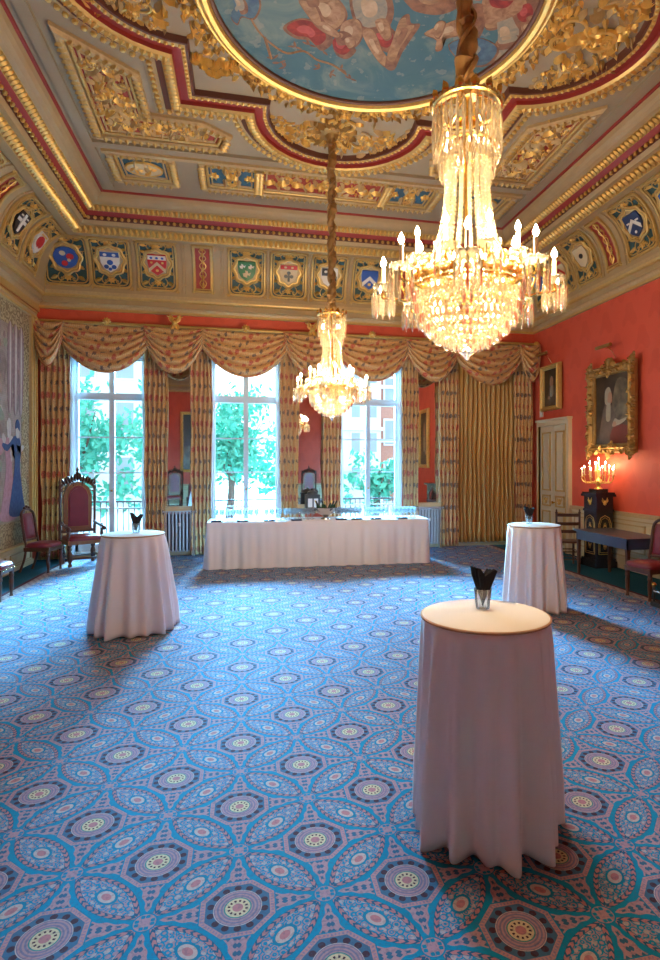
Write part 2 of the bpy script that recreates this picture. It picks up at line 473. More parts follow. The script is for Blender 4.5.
def window(n, c):
    yw = Y1+.2; fr = MB()
    for s in (-1, 1): fr.box((c+s*(WH-.05)-.04, yw-.04, WB), (c+s*(WH-.05)+.04, yw+.06, WT))
    fr.box((c-WH, yw-.04, WT-.1), (c+WH, yw+.06, WT)); fr.box((c-WH, yw-.04, WB), (c+WH, yw+.06, WB+.16))
    o = struct(fr.build('window_%d' % n, M['window_paint'], smooth=False))
    MB().box((c-.05, yw-.05, WB), (c+.05, yw+.05, WT)).build('mullion', M['window_paint'], o, False)
    MB().box((c-WH, yw-.07, 3.22), (c+WH, yw+.07, 3.36)).build('transom', M['window_paint'], o, False)
    for z in (1.72, 2.45, .98):
        MB().box((c-WH+.08, yw-.015, z-.014), (c+WH-.08, yw+.025, z+.014)).build('glazing_bar', M['window_paint'], o, False)
    for s in (-1, 1):
        k = MB().box((min(c, c+s*WH), yw, WB), (max(c, c+s*WH), yw+.006, WT)).build('glass_pane', M['pane'], o, False)
    MB().lathe([(0, 0), (.02, .01), (.02, .04), (0, .05)], (0, 0, 0), 8, T=lambda x, y, z: (c+x, yw-.05-z, 1.35+y)).build('window_knob', M['brass'], o)
for i, c in enumerate(WX): window(i+1, c)

# ---- cornice sweeps round the room
def rect(o): return [(X0+o, Y0+o), (X1-o, Y0+o), (X1-o, Y1-o), (X0+o, Y1-o)]
def ring_sweep(mb, prof, mi=0):
    """prof: (offset from the walls, z) from below upwards"""
    for (o0, z0), (o1, z1) in zip(prof[:-1], prof[1:]):
        a, b = rect(o0), rect(o1)
        for i in range(4):
            j = (i+1) % 4; mb.add([(*a[i], z0), (*a[j], z0), (*b[j], z1), (*b[i], z1)], [(3, 2, 1, 0)], mi)
def arc(o0, z0, o1, z1, bulge, n=4):
    out = []
    for i in range(n+1):
        t = i/n; s = bulge*4*t*(1-t); dx, dz = o1-o0, z1-z0; out.append((o0+dx*t-dz*s, z0+dz*t+dx*s))
    return out
CO0, CZ0, COR, CZR, CPH = .20, 5.34, .66, .95, R(82)
def cv(t):                      # cove surface, t 0..1 from bottom to top -> (offset, z, tangent angle)
    ph = t*CPH; return CO0+COR*(1-cos(ph)), CZ0+CZR*sin(ph), ph
CO1, CZ1, _ = cv(1)
mb = MB()
ring_sweep(mb, [(-.01, ZK-.02), (.05, ZK-.02)], 1)
ring_sweep(mb, [(.05, ZK-.02), (.05, ZK+.03)], 2); ring_sweep(mb, arc(.05, ZK+.03, .13, ZK+.10, .2), 1); ring_sweep(mb, [(.13, ZK+.10), (.13, ZK+.20)], 0)
ring_sweep(mb, arc(.13, ZK+.20, .20, ZK+.25, -.2), 2); ring_sweep(mb, [(.20, ZK+.25), (CO0, CZ0)], 1)
struct(mb.build('trim_2', [M['cream_paint'], M['cream_gilt'], M['gold_paint']], smooth=False), 'gilded cornice at the foot of the cove')
mb = MB(); ring_sweep(mb, [cv(i/14)[:2] for i in range(15)], 0)
struct(mb.build('trim_3', M['cream_paint']), 'coved frieze above the walls')
mb = MB()
ring_sweep(mb, [(CO1, CZ1), (CO1, CZ1-.05), (.90, CZ1-.05)], 0)
ring_sweep(mb, arc(.90, CZ1-.05, 1.03, CZ1+.06, .18), 4); ring_sweep(mb, [(1.03, CZ1+.06), (1.10, CZ1+.06), (1.14, CZ1+.12)], 0)
ring_sweep(mb, [(1.14, CZ1+.12), (1.16, CZ1+.20)], 3); ring_sweep(mb, [(1.16, CZ1+.20), (1.23, CZ1+.26)], 2)
ring_sweep(mb, arc(1.23, CZ1+.26, 1.34, CZ1+.34, .2), 4); ring_sweep(mb, arc(1.34, CZ1+.34, 1.52, ZC-.03, -.15), 0)
ring_sweep(mb, [(1.52, ZC-.03), (1.55, ZC-.03)], 2); ring_sweep(mb, [(1.55, ZC-.03), (1.56, ZC+.01)], 2)
struct(mb.build('trim_4', [M['cream_paint'], M['cream_gilt'], M['band_red'], M['band_brown'], M['gold_paint']], smooth=False), 'upper cornice in cream, gold and red')

def along_room(o, step):
    """points and inward directions along the four sides at offset o"""
    r = rect(o)
    for i in range(4):
        a, b = Vector(r[i]), Vector(r[(i+1) % 4]); d = b-a; L = d.length; d.normalize(); n = int(L/step); nn = Vector((-d.y, d.x))
        for k in range(n): yield a+d*(L*(k+.5)/n), d, nn
mb = MB()
for p, d, n in along_room(1.165, .115):    # pearl row
    mb.ball((p.x+n.x*.01, p.y+n.y*.01, CZ1+.155), .034, 0, 6, 4)
struct(mb.build('trim_5', M['gold']), 'row of gilt pearls along the upper cornice')
mb = MB()
for p, d, n in along_room(.97, .10):
    T = lambda x, y, q, p=p, d=d, n=n: (p.x+d.x*x+n.x*(y*.8+q*.5), p.y+d.y*x+n.y*(y*.8+q*.5), CZ1+.005+y*.6-q*.8)
    leaf(mb, T, 0, -.075, pi/2, .15, .085, .03)
for p, d, n in along_room(1.285, .085):
    T = lambda x, y, q, p=p, d=d, n=n: (p.x+d.x*x+n.x*(y*.8+q*.5), p.y+d.y*x+n.y*(y*.8+q*.5), CZ1+.295+y*.6-q*.8)
    leaf(mb, T, 0, -.06, pi/2, .12, .07, .025)
struct(mb.build('trim_6', M['gold']), 'gilt leaf rows on the upper cornice')
mb = MB()
for p, d, n in along_room(.165, .07):
    mb.ball((p.x, p.y, ZK+.225), .024, 0, 5, 3, (1, 1, 1.2))
struct(mb.build('trim_7', M['gold_paint']), 'small gilt beads on the lower cornice')

# ---- ceiling plan: quatrefoil rib round the painting
def plan_loop(grow):
    """quatrefoil outline round the room centre, grown outwards by `grow`"""
    r = 1.44+grow; q = []
    bx, by = 2.40+grow, 2.38+grow          # corner of the square steps
    ax, ay = 1.42+grow, 1.36+grow          # where the lobes spring
    def lobe(cx, cy, a0, a1, n=16): return [(cx+r*cos(a0+(a1-a0)*i/n), cy+r*sin(a0+(a1-a0)*i/n)) for i in range(n+1)]
    cyl = 2.15; cxl = 2.0
    t1 = math.asin((by-cyl)/r); t2 = math.asin((bx-cxl)/r)
    top = lobe(0, cyl, t1, pi-t1)          # lobe on the +v end
    right = [(cxl+(p[1]-0), p[0]) for p in [(r*sin(a), r*cos(a)) for a in [-(pi/2-t2)+(pi-2*t2)*i/16 for i in range(17)]]]
    Q = []
    Q += [(bx, 0+right[-1][1]) if False else right[i] for i in range(17)]
    Q += [(bx, by)]; Q += top; Q += [(-bx, by)]
    Q += [(-x, -y) for x, y in right]
    Q += [(-bx, -by)]; Q += [(-x, -y) for x, y in top]; Q += [(bx, -by)]
    return Q
def loop_sweep(mb, prof, mi):
    for (g0, z0), (g1, z1) in zip(prof[:-1], prof[1:]):
        a, b = plan_loop(g0), plan_loop(g1); n = len(a)
        vs = [(CX+x, CY+y, z0) for x, y in a]+[(CX+x, CY+y, z1) for x, y in b]
        mb.add(vs, [(i, i+n, (i+1) % n+n, (i+1) % n) for i in range(n)], mi)
def rows(g, step):
    a = plan_loop(g); n = len(a); left = step*.5
    for i in range(n):
        p, q = Vector(a[i]), Vector(a[(i+1) % n]); L = (q-p).length; d = (q-p)/max(L, 1e-6)
        while left < L:
            yield p+d*left, d, Vector((d.y, -d.x)); left += step
        left -= L
mb = MB()
loop_sweep(mb, [(-.42, ZC+.01), (-.40, ZC-.07), (-.37, ZC-.07)], 2); loop_sweep(mb, [(-.37, ZC-.07), (-.32, ZC-.075)], 3)
loop_sweep(mb, [(-.32, ZC-.075), (-.22, ZC-.05), (-.21, ZC-.10)], 1); loop_sweep(mb, [(-.21, ZC-.10), (-.18, ZC-.13), (-.12, ZC-.14), (-.08, ZC-.12)], 3)
loop_sweep(mb, [(-.08, ZC-.12), (-.07, ZC-.09), (0, ZC-.07), (.01, ZC-.05)], 2); loop_sweep(mb, [(.01, ZC-.05), (.06, ZC-.045), (.15, ZC-.03)], 0); loop_sweep(mb, [(.15, ZC-.03), (.16, ZC+.01)], 3)
struct(mb.build('trim_8', [M['cream_paint'], M['band_red'], M['band_brown'], M['gold_paint']], ang=30), 'quatrefoil rib in gold and red round the ceiling painting')
mb = MB()
for p, d, n in rows(-.345, .075): mb.ball((CX+p.x, CY+p.y, ZC-.08), .022, 0, 5, 3)
for p, d, n in rows(.085, .11): mb.ball((CX+p.x, CY+p.y, ZC-.055), .038, 0, 6, 4, (1, 1, .8))
for p, d, n in rows(-.145, .08):
    T = lambda x, y, q, p=p, d=d, n=n: (CX+p.x+d.x*x+n.x*y, CY+p.y+d.y*x+n.y*y, ZC-.135-q)
    leaf(mb, T, 0, -.05, pi/2, .1, .07, .022)
struct(mb.build('trim_9', M['gold']), 'gilt beads and leaves on the quatrefoil rib')

# ---- coffers between the rib and the cornice
TC = lambda x, y, d: (CX+x, CY+y, ZC-d)
def frame_poly(mb, pts, w, d, mi, h0=0.0):
    """moulding of width w, depth d just outside the closed outline pts (counter-clockwise)"""
    n = len(pts); out = []
    for i in range(n):
        a, b, c = Vector(pts[i-1]), Vector(pts[i]), Vector(pts[(i+1) % n]); e1 = (b-a).normalized(); e2 = (c-b).normalized()
        n1 = Vector((e1.y, -e1.x)); n2 = Vector((e2.y, -e2.x)); m = (n1+n2); m = m/max(.3, m.dot(n1)); out.append((b, m))
    prof = [(0, h0), (0, d*.7), (w*.3, d), (w*.7, d), (w, d*.5), (w, 0)]
    for (o0, d0), (o1, d1) in zip(prof[:-1], prof[1:]):
        vs = [TC(*(b+m*o0), d0) for b, m in out]+[TC(*(b+m*o1), d1) for b, m in out]
        mb.add(vs, [(i, i+n, (i+1) % n+n, (i+1) % n) for i in range(n)], mi)
def edge_points(pts, step):
    n = len(pts)
    for i in range(n):
        a, b = Vector(pts[i]), Vector(pts[(i+1) % n]); L = (b-a).length
        if L < step: continue
        k = int(L/step); d = (b-a)/L
        for j in range(k): yield a+d*(L*(j+.5)/k), d
def coffer(pts, m_in, kind):
    """pts counter-clockwise; returns the coffer as one structure object with its ornament as children"""
    b = MB(); frame_poly(b, pts, .05, .045, 1, .0)
    wide = []
    n = len(pts)
    for i in range(n):
        a, p, c = Vector(pts[i-1]), Vector(pts[i]), Vector(pts[(i+1) % n]); e1 = (p-a).normalized(); e2 = (c-p).normalized()
        n1 = Vector((e1.y, -e1.x)); n2 = Vector((e2.y, -e2.x)); m = (n1+n2); m = m/max(.3, m.dot(n1)); wide.append(tuple(p+m*.06))
    frame_poly(b, wide, .10, .085, 0)
    for p, d in edge_points(wide, .095):
        nn = Vector((d.y, -d.x)); T = lambda x, y, q, p=p, d=d, nn=nn: TC(p.x+d.x*x+nn.x*(y+.05), p.y+d.y*x+nn.y*(y+.05), .083+q)
        leaf(b, T, 0, -.055, pi/2, .11, .075, .025, 1)
    w2 = []
    for i in range(n):
        a, p, c = Vector(pts[i-1]), Vector(pts[i]), Vector(pts[(i+1) % n]); e1 = (p-a).normalized(); e2 = (c-p).normalized()
        n1 = Vector((e1.y, -e1.x)); n2 = Vector((e2.y, -e2.x)); m = (n1+n2); m = m/max(.3, m.dot(n1)); w2.append(tuple(p-m*.055))
    frame_poly(b, w2, .03, .03, 0)
    o = struct(b.build('trim_%d' % coffer.n, [M['cream_gilt'], M['gold_paint']]), None); coffer.n += 1
    cx = sum(p[0] for p in pts)/n; cy = sum(p[1] for p in pts)/n
    q = MB(); q.add([TC(*p, .004) for p in pts], [tuple(range(n))], 0); q.build('coffer_ground', m_in, o, False)
    return o
coffer.n = 10
def rectp(x0, x1, y0, y1): return [(x0, y0), (x1, y0), (x1, y1), (x0, y1)]
for sy in (1, -1):
    lo, hi = (3.92, 4.58) if sy > 0 else (-4.58, -3.92)
    ym = (lo+hi)/2
    for sx in (1, -1):
        o = coffer(rectp(*sorted((sx*2.62, sx*3.34)), lo, hi), M['panel_blue'], 'oval')
        q = MB(); T = lambda x, y, d, sx=sx: TC(sx*2.98+x*1.4, ym+y*1.4, d*1.3)
        ov = [T(.20*cos(a), .15*sin(a), .02) for a in [2*pi*k/24 for k in range(24)]]; q.tube(ov, .022, 5, 0, True)
        q.poly([(.19*cos(2*pi*k/20), .14*sin(2*pi*k/20)) for k in range(20)], T, 0, .03, 1)
        for k in range(16): leaf(q, T, random.uniform(-.12, .12), random.uniform(-.08, .08), random.uniform(0, 6.3), .09, .07, .05, k % 2)
        q.build('oval_relief', [M['gold'], M['her_cream']], o)
        o = coffer(rectp(*sorted((sx*1.20, sx*1.95)), lo, hi), M['panel_blue'], 'scroll')
        q = MB(); T = lambda x, y, d, sx=sx: TC(sx*1.575+x*1.1, ym+y*1.5, d*1.4)
        for s1 in (1, -1):
            for s2 in (1, -1):
                spiral(q, T, 0, s2*.03, (0 if s1 > 0 else pi)+s1*s2*.5, .16, s1*s2, mi=0); leaf(q, T, s1*.1, s2*.05, s2*pi/2, .15, .1, .05, 1)
        flower(q, T, 0, 0, .10, 7); flower(q, T, .27, 0, .08); flower(q, T, -.27, 0, .08)
        q.build('scroll_relief', [M['gold'], M['cream_gilt']], o)
    o = coffer(rectp(-1.04, 1.04, lo, hi), M['panel_red'], 'long')
    q = MB(); T = lambda x, y, d: TC(x, ym+y*1.4, d*1.4)
    for k in range(70): leaf(q, T, random.uniform(-.95, .95), random.uniform(-.16, .16), random.uniform(0, 6.3), .11, .06, .03, k % 2)
    for s1 in (1, -1):
        for k in range(4):
            x = s1*(.12+k*.24); sd = 1 if k % 2 else -1
            spiral(q, T, x-s1*.1, -sd*.08, (.5 if s1 > 0 else pi-.5)*1.0 if sd > 0 else (-.5 if s1 > 0 else pi+.5), .15, s1*sd, mi=0)
            leaf(q, T, x, sd*.02, sd*pi/2+s1*.6, .16, .09, .05, 1); leaf(q, T, x, 0, 0 if s1 > 0 else pi, .2, .07, .05, 0)
    flower(q, T, 0, 0, .12, 8); q.build('scroll_relief', [M['gold'], M['cream_gilt']], o)
# L-shaped coffers in the corners
for sx in (1, -1):
    for sy in (1, -1):
        base = [(3.32, 1.42), (3.36, 3.22), (1.78, 3.22), (1.72, 3.02), (2.0, 2.82), (2.80, 2.78), (2.80, 1.85)]
        pts = [(sx*x, sy*y) for x, y in base]
        if sx*sy < 0: pts = pts[::-1]
        o = coffer(pts, M['panel_red'], 'L')
        q = MB(); T = lambda x, y, d, sx=sx, sy=sy: TC(sx*x, sy*y, d)
        for k in range(5):
            y = 1.75+k*.30; sd = 1 if k % 2 else -1
            spiral(q, T, 3.07-sd*.1, y-.1, pi/2-sd*.5, .17, sd, mi=0, h=.2); leaf(q, T, 3.07, y, pi/2+sd*.9, .20, .12, .07, 1); flower(q, T, 3.07+sd*.1, y, .07)
            leaf(q, T, 3.1, y, pi/2-sd*.9, .20, .12, .07, 0)
        for k in range(5):
            x = 2.98-k*.24; sd = 1 if k % 2 else -1
            spiral(q, T, x+.1, 3.0-sd*.06, pi+sd*.5, .15, -sd, mi=0, h=.2); leaf(q, T, x, 3.0, pi-sd*.9, .17, .10, .07, 1); flower(q, T, x, 3.0-sd*.08, .06)
        for k in range(210):
            if k < 120: x, y = random.uniform(2.9, 3.27), random.uniform(1.65, 3.15)
            else: x, y = random.uniform(1.95, 3.2), random.uniform(2.88, 3.15)
            leaf(q, T, x, y, random.uniform(0, 6.3), .14, .08, .045, k % 3 != 0)
        q.build('scroll_relief', [M['gold'], M['cream_gilt']], o)
# stepped fillets (straight ribs) framing the coffers
mb = MB()
def fillet(x0, x1, y0, y1, d, mi=0):
    mb.box((CX+min(x0, x1), CY+min(y0, y1), ZC-d), (CX+max(x0, x1), CY+max(y0, y1), ZC+.01), mi)
for sy in (1, -1):
    fillet(-3.60, 3.60, sy*3.50, sy*3.66, .05, 1); fillet(-3.52, 3.52, sy*3.66, sy*3.74, .09, 0)
for sx in (1, -1):
    for sy in (1, -1): fillet(sx*3.60, sx*3.74, 0, sy*5.0, .05, 1)
struct(mb.build('trim_%d' % coffer.n, [M['cream_gilt'], M['stone_paint']], smooth=False), 'straight ribs of the ceiling'); coffer.n += 1

# ---- painted roundel in the middle with its gilt ring and wreath
PR = 1.74
pt = thing('ceiling_painting', 'large round ceiling painting of figures in a teal sky, inside a gilt ring', 'painting', (CX, CY, ZC))
LT = lambda x, y, d: (x-CX, y-CY, -d)
q = MB(); n = 64
q.add([(0, 0, -.02)]+[(PR*cos(2*pi*k/n), PR*sin(2*pi*k/n), -.02) for k in range(n)], [(0, (k+1) % n+1, k+1) for k in range(n)])
cv_o = q.build('painted_canvas', M['mural_sky'], pt, False)
def px_poly(L): return [on_z(200+x*.53, y*.53, ZC-.02) for x, y in L]
fig = MB(); FM = ['mural_flesh', 'mural_red', 'mural_brown', 'mural_grey', 'mural_blue', 'mural_tan', 'mural_light', 'mural_rose']
blobs = [(4, [(48, -30), (96, -20), (112, 8), (100, 34), (78, 30), (70, 44), (58, 30), (66, 10)]), (3, [(62, -10), (84, 0), (88, 20), (76, 24), (72, 8)]),
 (1, [(158, 52), (182, 36), (212, 38), (240, 58), (246, 78), (226, 92), (206, 74), (180, 70)]),
 (0, [(206, -10), (250, -8), (274, 22), (266, 46), (244, 56), (222, 34), (204, 18)]), (5, [(186, 0), (214, 4), (228, 26), (236, 56), (220, 50), (204, 30)]),
 (1, [(316, 38), (352, 48), (372, 70), (360, 96), (334, 86), (318, 62)]),
 (3, [(286, -20), (344, -20), (362, 14), (352, 48), (318, 60), (292, 40)]), (0, [(268, 44), (296, 36), (306, 58), (298, 80), (280, 90), (266, 74)]),
 (1, [(250, 76), (268, 66), (274, 84), (292, 92), (276, 108), (256, 100)]),
 (0, [(306, 62), (326, 56), (344, 96), (356, 112), (348, 124), (328, 104)]),
 (5, [(350, 118), (366, 70), (378, 36), (392, 28), (396, 44), (412, 46), (400, 66), (380, 96), (366, 126)]), (2, [(372, 70), (384, 52), (390, 58), (376, 82)]),
 (2, [(384, -20), (480, -24), (482, 10), (452, 24), (420, 22), (398, 12)]),
 (0, [(424, 62), (460, 46), (498, 34), (512, 50), (494, 64), (462, 72), (456, 90), (444, 92), (446, 74)]),
 (0, [(536, -10), (562, -16), (572, 12), (566, 46), (540, 52), (532, 24)]), (2, [(492, 20), (530, 8), (536, 40), (522, 70), (500, 64)]),
 (3, [(562, 30), (596, 22), (610, 60), (596, 100), (566, 122), (548, 116), (562, 76)]), (5, [(560, 78), (594, 70), (598, 84), (562, 92)]),
 (2, [(572, -20), (622, -26), (640, 4), (630, 40), (604, 52), (588, 26)]), (1, [(600, 16), (626, 4), (634, 28), (616, 46), (600, 38)]), (0, [(578, -6), (596, -8), (602, 10), (588, 20), (576, 12)]),
 (2, [(256, 66), (270, 58), (284, 66), (276, 80), (260, 82)]), (0, [(274, 74), (288, 70), (292, 84), (280, 90)]), (2, [(200, -6), (220, -8), (222, 8), (206, 10)]),
 (0, [(232, 40), (262, 62), (256, 70), (226, 54)]), (0, [(330, 40), (352, 36), (360, 66), (346, 72)]), (3, [(564, 72), (600, 66), (602, 78), (566, 86)]), (0, [(606, 50), (628, 40), (632, 58), (616, 70)]), (2, [(616, 34), (634, 28), (638, 42), (624, 48)]),
 (0, [(440, 60), (452, 40), (462, 44), (450, 70)]), (4, [(470, 84), (520, 70), (560, 90), (540, 120), (500, 118)])]
for z_, (m_, L) in enumerate(blobs):
    kx = sum(p[0] for p in L)/len(L); ky = sum(p[1] for p in L)/len(L)
    fig.poly(smooth_loop(px_poly([(kx+(x-kx)*1.07+1.5, ky+(y-ky)*1.07+1.5) for x, y in L]), 4), LT, .018, .0224+z_*.0001, 2)
    base = {0: 5, 1: 2, 2: 2, 3: 2, 4: 4, 5: 2}[m_]; top_ = {0: 6, 1: 7, 2: 5, 3: 6, 4: 3, 5: 0}[m_]
    sc_ = lambda k, dx, dy: smooth_loop(px_poly([(kx+(x-kx)*k+dx, ky+(y-ky)*k+dy) for x, y in L]), 4)
    fig.poly(sc_(1.0, 0, 0), LT, .018, .02245+z_*.0001, base)
    fig.poly(sc_(.84, -2.5, -2), LT, .018, .02247+z_*.0001, m_)
    fig.poly(sc_(.40, -5, -4), LT, .018, .02249+z_*.0001, top_)
# a curling branch and a scatter of leaves
br = px_poly([(96, 34), (110, 58), (134, 82), (164, 100), (196, 96), (220, 112), (250, 122), (276, 140)])
fig.tube([LT(x, y, .022) for x, y in smooth_path(br, 4)], .014, 4, 5)
fig.tube([LT(x, y, .022) for x, y in smooth_path(px_poly([(122, 70), (130, 96), (134, 110)]), 4)], .018, 4, 5)
for x, y in px_poly([(150, 118), (140, 110), (160, 126), (206, 84), (232, 96), (246, 138), (266, 130), (284, 148), (180, 88), (226, 128)]):
    for k in range(3): leaf(fig, lambda a, b, d, x=x, y=y: LT(x+a, y+b, .022+d*.1), 0, 0, random.uniform(0, 6.3), .09, .035, .01, 2)
# further figures on the half of the roundel above the camera
for k in range(22):
    a = random.uniform(pi*1.02, pi*1.98); r_ = random.uniform(.5, 1.5); cx_, cy_ = CX+r_*cos(a), CY+r_*sin(a)-.1; s_ = random.uniform(.12, .3); ph = random.uniform(0, 6)
    L = [(cx_+s_*random.uniform(.5, 1.2)*cos(ph+j*pi/3), cy_+s_*random.uniform(.4, .9)*sin(ph+j*pi/3)) for j in range(6)]
    fig.poly(smooth_loop(L, 4), LT, .018, .0262+k*.0001, k % 8)
fig.build('painted_figures', [M[k] for k in FM], cv_o, False)
q = MB()
for r_, w_, z_, mi in ((PR, .03, -.03, 1), (PR+.07, .055, -.05, 0), (PR+.145, .025, -.04, 0)):
    q.tube([(r_*cos(2*pi*k/80), r_*sin(2*pi*k/80), z_) for k in range(80)], w_, 8, mi, True)
q.build('gilt_ring', [M['gold'], M['band_brown']], pt)
q = MB(); T = lambda x, y, d: (x, y, -d)
for k in range(120):
    a = 2*pi*k/120; 
    for m_ in range(6):
        rr = PR+.17+m_*.045; aa = a+random.uniform(-.02, .02)
        leaf(q, T, rr*cos(aa), rr*sin(aa), aa+random.uniform(-2.2, 2.2), .10, .06, .035, 0 if random.random() < .55 else 1, random.uniform(-.6, .6))
for k in range(30): a = 2*pi*(k+.5)/30; flower(q, T, (PR+.28)*cos(a), (PR+.28)*sin(a), .085)
q.build('leaf_wreath', [M['gold'], M['gold_dark']], pt)
# gilt foliage sprays in the lobes and corners of the rib
sp = MB(); T = TC
def spray(cx_, cy_, a, S):
    fl = cos(a), sin(a)
    def TT(x, y, d): return TC(cx_+x*fl[0]-y*fl[1], cy_+x*fl[1]+y*fl[0], d)
    for s1 in (1, -1):
        spiral(sp, TT, 0, s1*.05*S, s1*.9, .34*S, -s1, mi=0); spiral(sp, TT, -.05*S, s1*.1*S, s1*2.0, .30*S, s1, mi=0)
        spiral(sp, TT, .25*S, s1*.25*S, s1*.4, .26*S, s1, mi=0); spiral(sp, TT, -.1*S, s1*.38*S, s1*1.5, .28*S, -s1, mi=1)
        for k in range(26): leaf(sp, TT, random.uniform(-.25, .6)*S, s1*random.uniform(0, .8)*S, random.uniform(0, 6.3), .17*S, .075*S, .07*S, k % 3 == 0)
        flower(sp, TT, .1*S, s1*.5*S, .13*S, 7); flower(sp, TT, .42*S, s1*.2*S, .10*S, 6)
    flower(sp, TT, .05*S, 0, .16*S, 8)
for sy in (1, -1): spray(0, sy*2.52, sy*pi/2, .85)
for sx in (1, -1): spray(sx*2.45, 0, 0 if sx > 0 else pi, 1.0)
for sx in (1, -1):
    for s2 in (1, -1):
        spray(sx*2.52, s2*.72, (0 if sx > 0 else pi)+sx*s2*.9, .52); spray(s2*.80, sx*2.62, sx*pi/2-s2*sx*.8, .5)
        for k in range(34):      # palmette wedge in each corner
            u = random.random(); v = random.uniform(-1, 1)*(1-u)
            x, y = 1.92-.42*u+.17*v, 1.50-.1*u-.17*v
            a = math.atan2(-sx*0+1, -1)+random.uniform(-.9, .9)
            leaf(sp, TC, sx*x, s2*y, math.atan2(-s2, -sx)+random.uniform(-.9, .9), .12, .07, .06, 0)
struct(sp.build('trim_%d' % coffer.n, [M['gold'], M['cream_gilt']]), 'gilt foliage on the flat of the ceiling'); coffer.n += 1
# ---------------------------------------------------------------- heraldic panels on the cove
def cove_T(side, s):
    """local x along the wall (to the viewer's right), y up the cove from its middle, d off the surface"""
    def T(x, y, d):
        t = .5+y/(1.30)
        o, z, ph = cv(t); nx, nz = cos(ph), -sin(ph)      # normal points into the room and down
        o += d*nx; z += d*nz
        if side == 'back': return (s+x, Y1-o, z)
        if side == 'left': return (X0+o, s+x, z)
        return (X1-o, s-x, z)
    return T
def rrect(w, h, c, n=3):
    out = []
    for cx_, cy_, a0 in ((w-c, h-c, 0), (-w+c, h-c, pi/2), (-w+c, -h+c, pi), (w-c, -h+c, 1.5*pi)):
        out += [(cx_+c*cos(a0+pi/2*k/n), cy_+c*sin(a0+pi/2*k/n)) for k in range(n+1)]
    return out
def dense(pts, step=.06):
    out = []; n = len(pts)
    for i in range(n):
        a, b = pts[i], pts[(i+1) % n]; L = math.dist(a, b); k = max(1, int(L/step))
        out += [(a[0]+(b[0]-a[0])*j/k, a[1]+(b[1]-a[1])*j/k) for j in range(k)]
    return out
SH = [(-.15, .17), (-.07, .175), (0, .17), (.07, .175), (.15, .17), (.155, .05), (.145, -.06), (.10, -.15), (0, -.22), (-.10, -.15), (-.145, -.06), (-.155, .05)]
HM = ['her_red', 'her_blue', 'her_green', 'her_black', 'her_cream', 'silver_white', 'her_navy', 'gold']
RED, BLU, GRN, BLK, CRM, WHT, NVY, GLD = range(8)
def chevron(c, y=0, w=.035): return (c, [(-.135, y-.10), (0, y+.04), (.135, y-.10), (.135, y-.10-2*w), (0, y+.04-2*w), (-.135, y-.10-2*w)])
def disc(c, x, y, r, sx=1): return (c, [(x+r*sx*cos(2*pi*k/10), y+r*sin(2*pi*k/10)) for k in range(10)])
def beast(c, x, y, s): return (c, [(x-.5*s, y-.4*s), (x-.6*s, y+.1*s), (x-.2*s, y+.2*s), (x-.3*s, y+.6*s), (x+.1*s, y+.5*s), (x+.2*s, y+.1*s), (x+.6*s, y+.3*s), (x+.4*s, y-.3*s), (x+.1*s, y-.1*s), (x, y-.6*s)])
def chief(c, h=.07): return (c, [(-.145, .165), (.145, .165), (.15, .165-h), (-.15, .165-h)])
def bar(c, x0, x1, y0, y1): return (c, [(x0, y1), (x1, y1), (x1, y0), (x0, y0)])
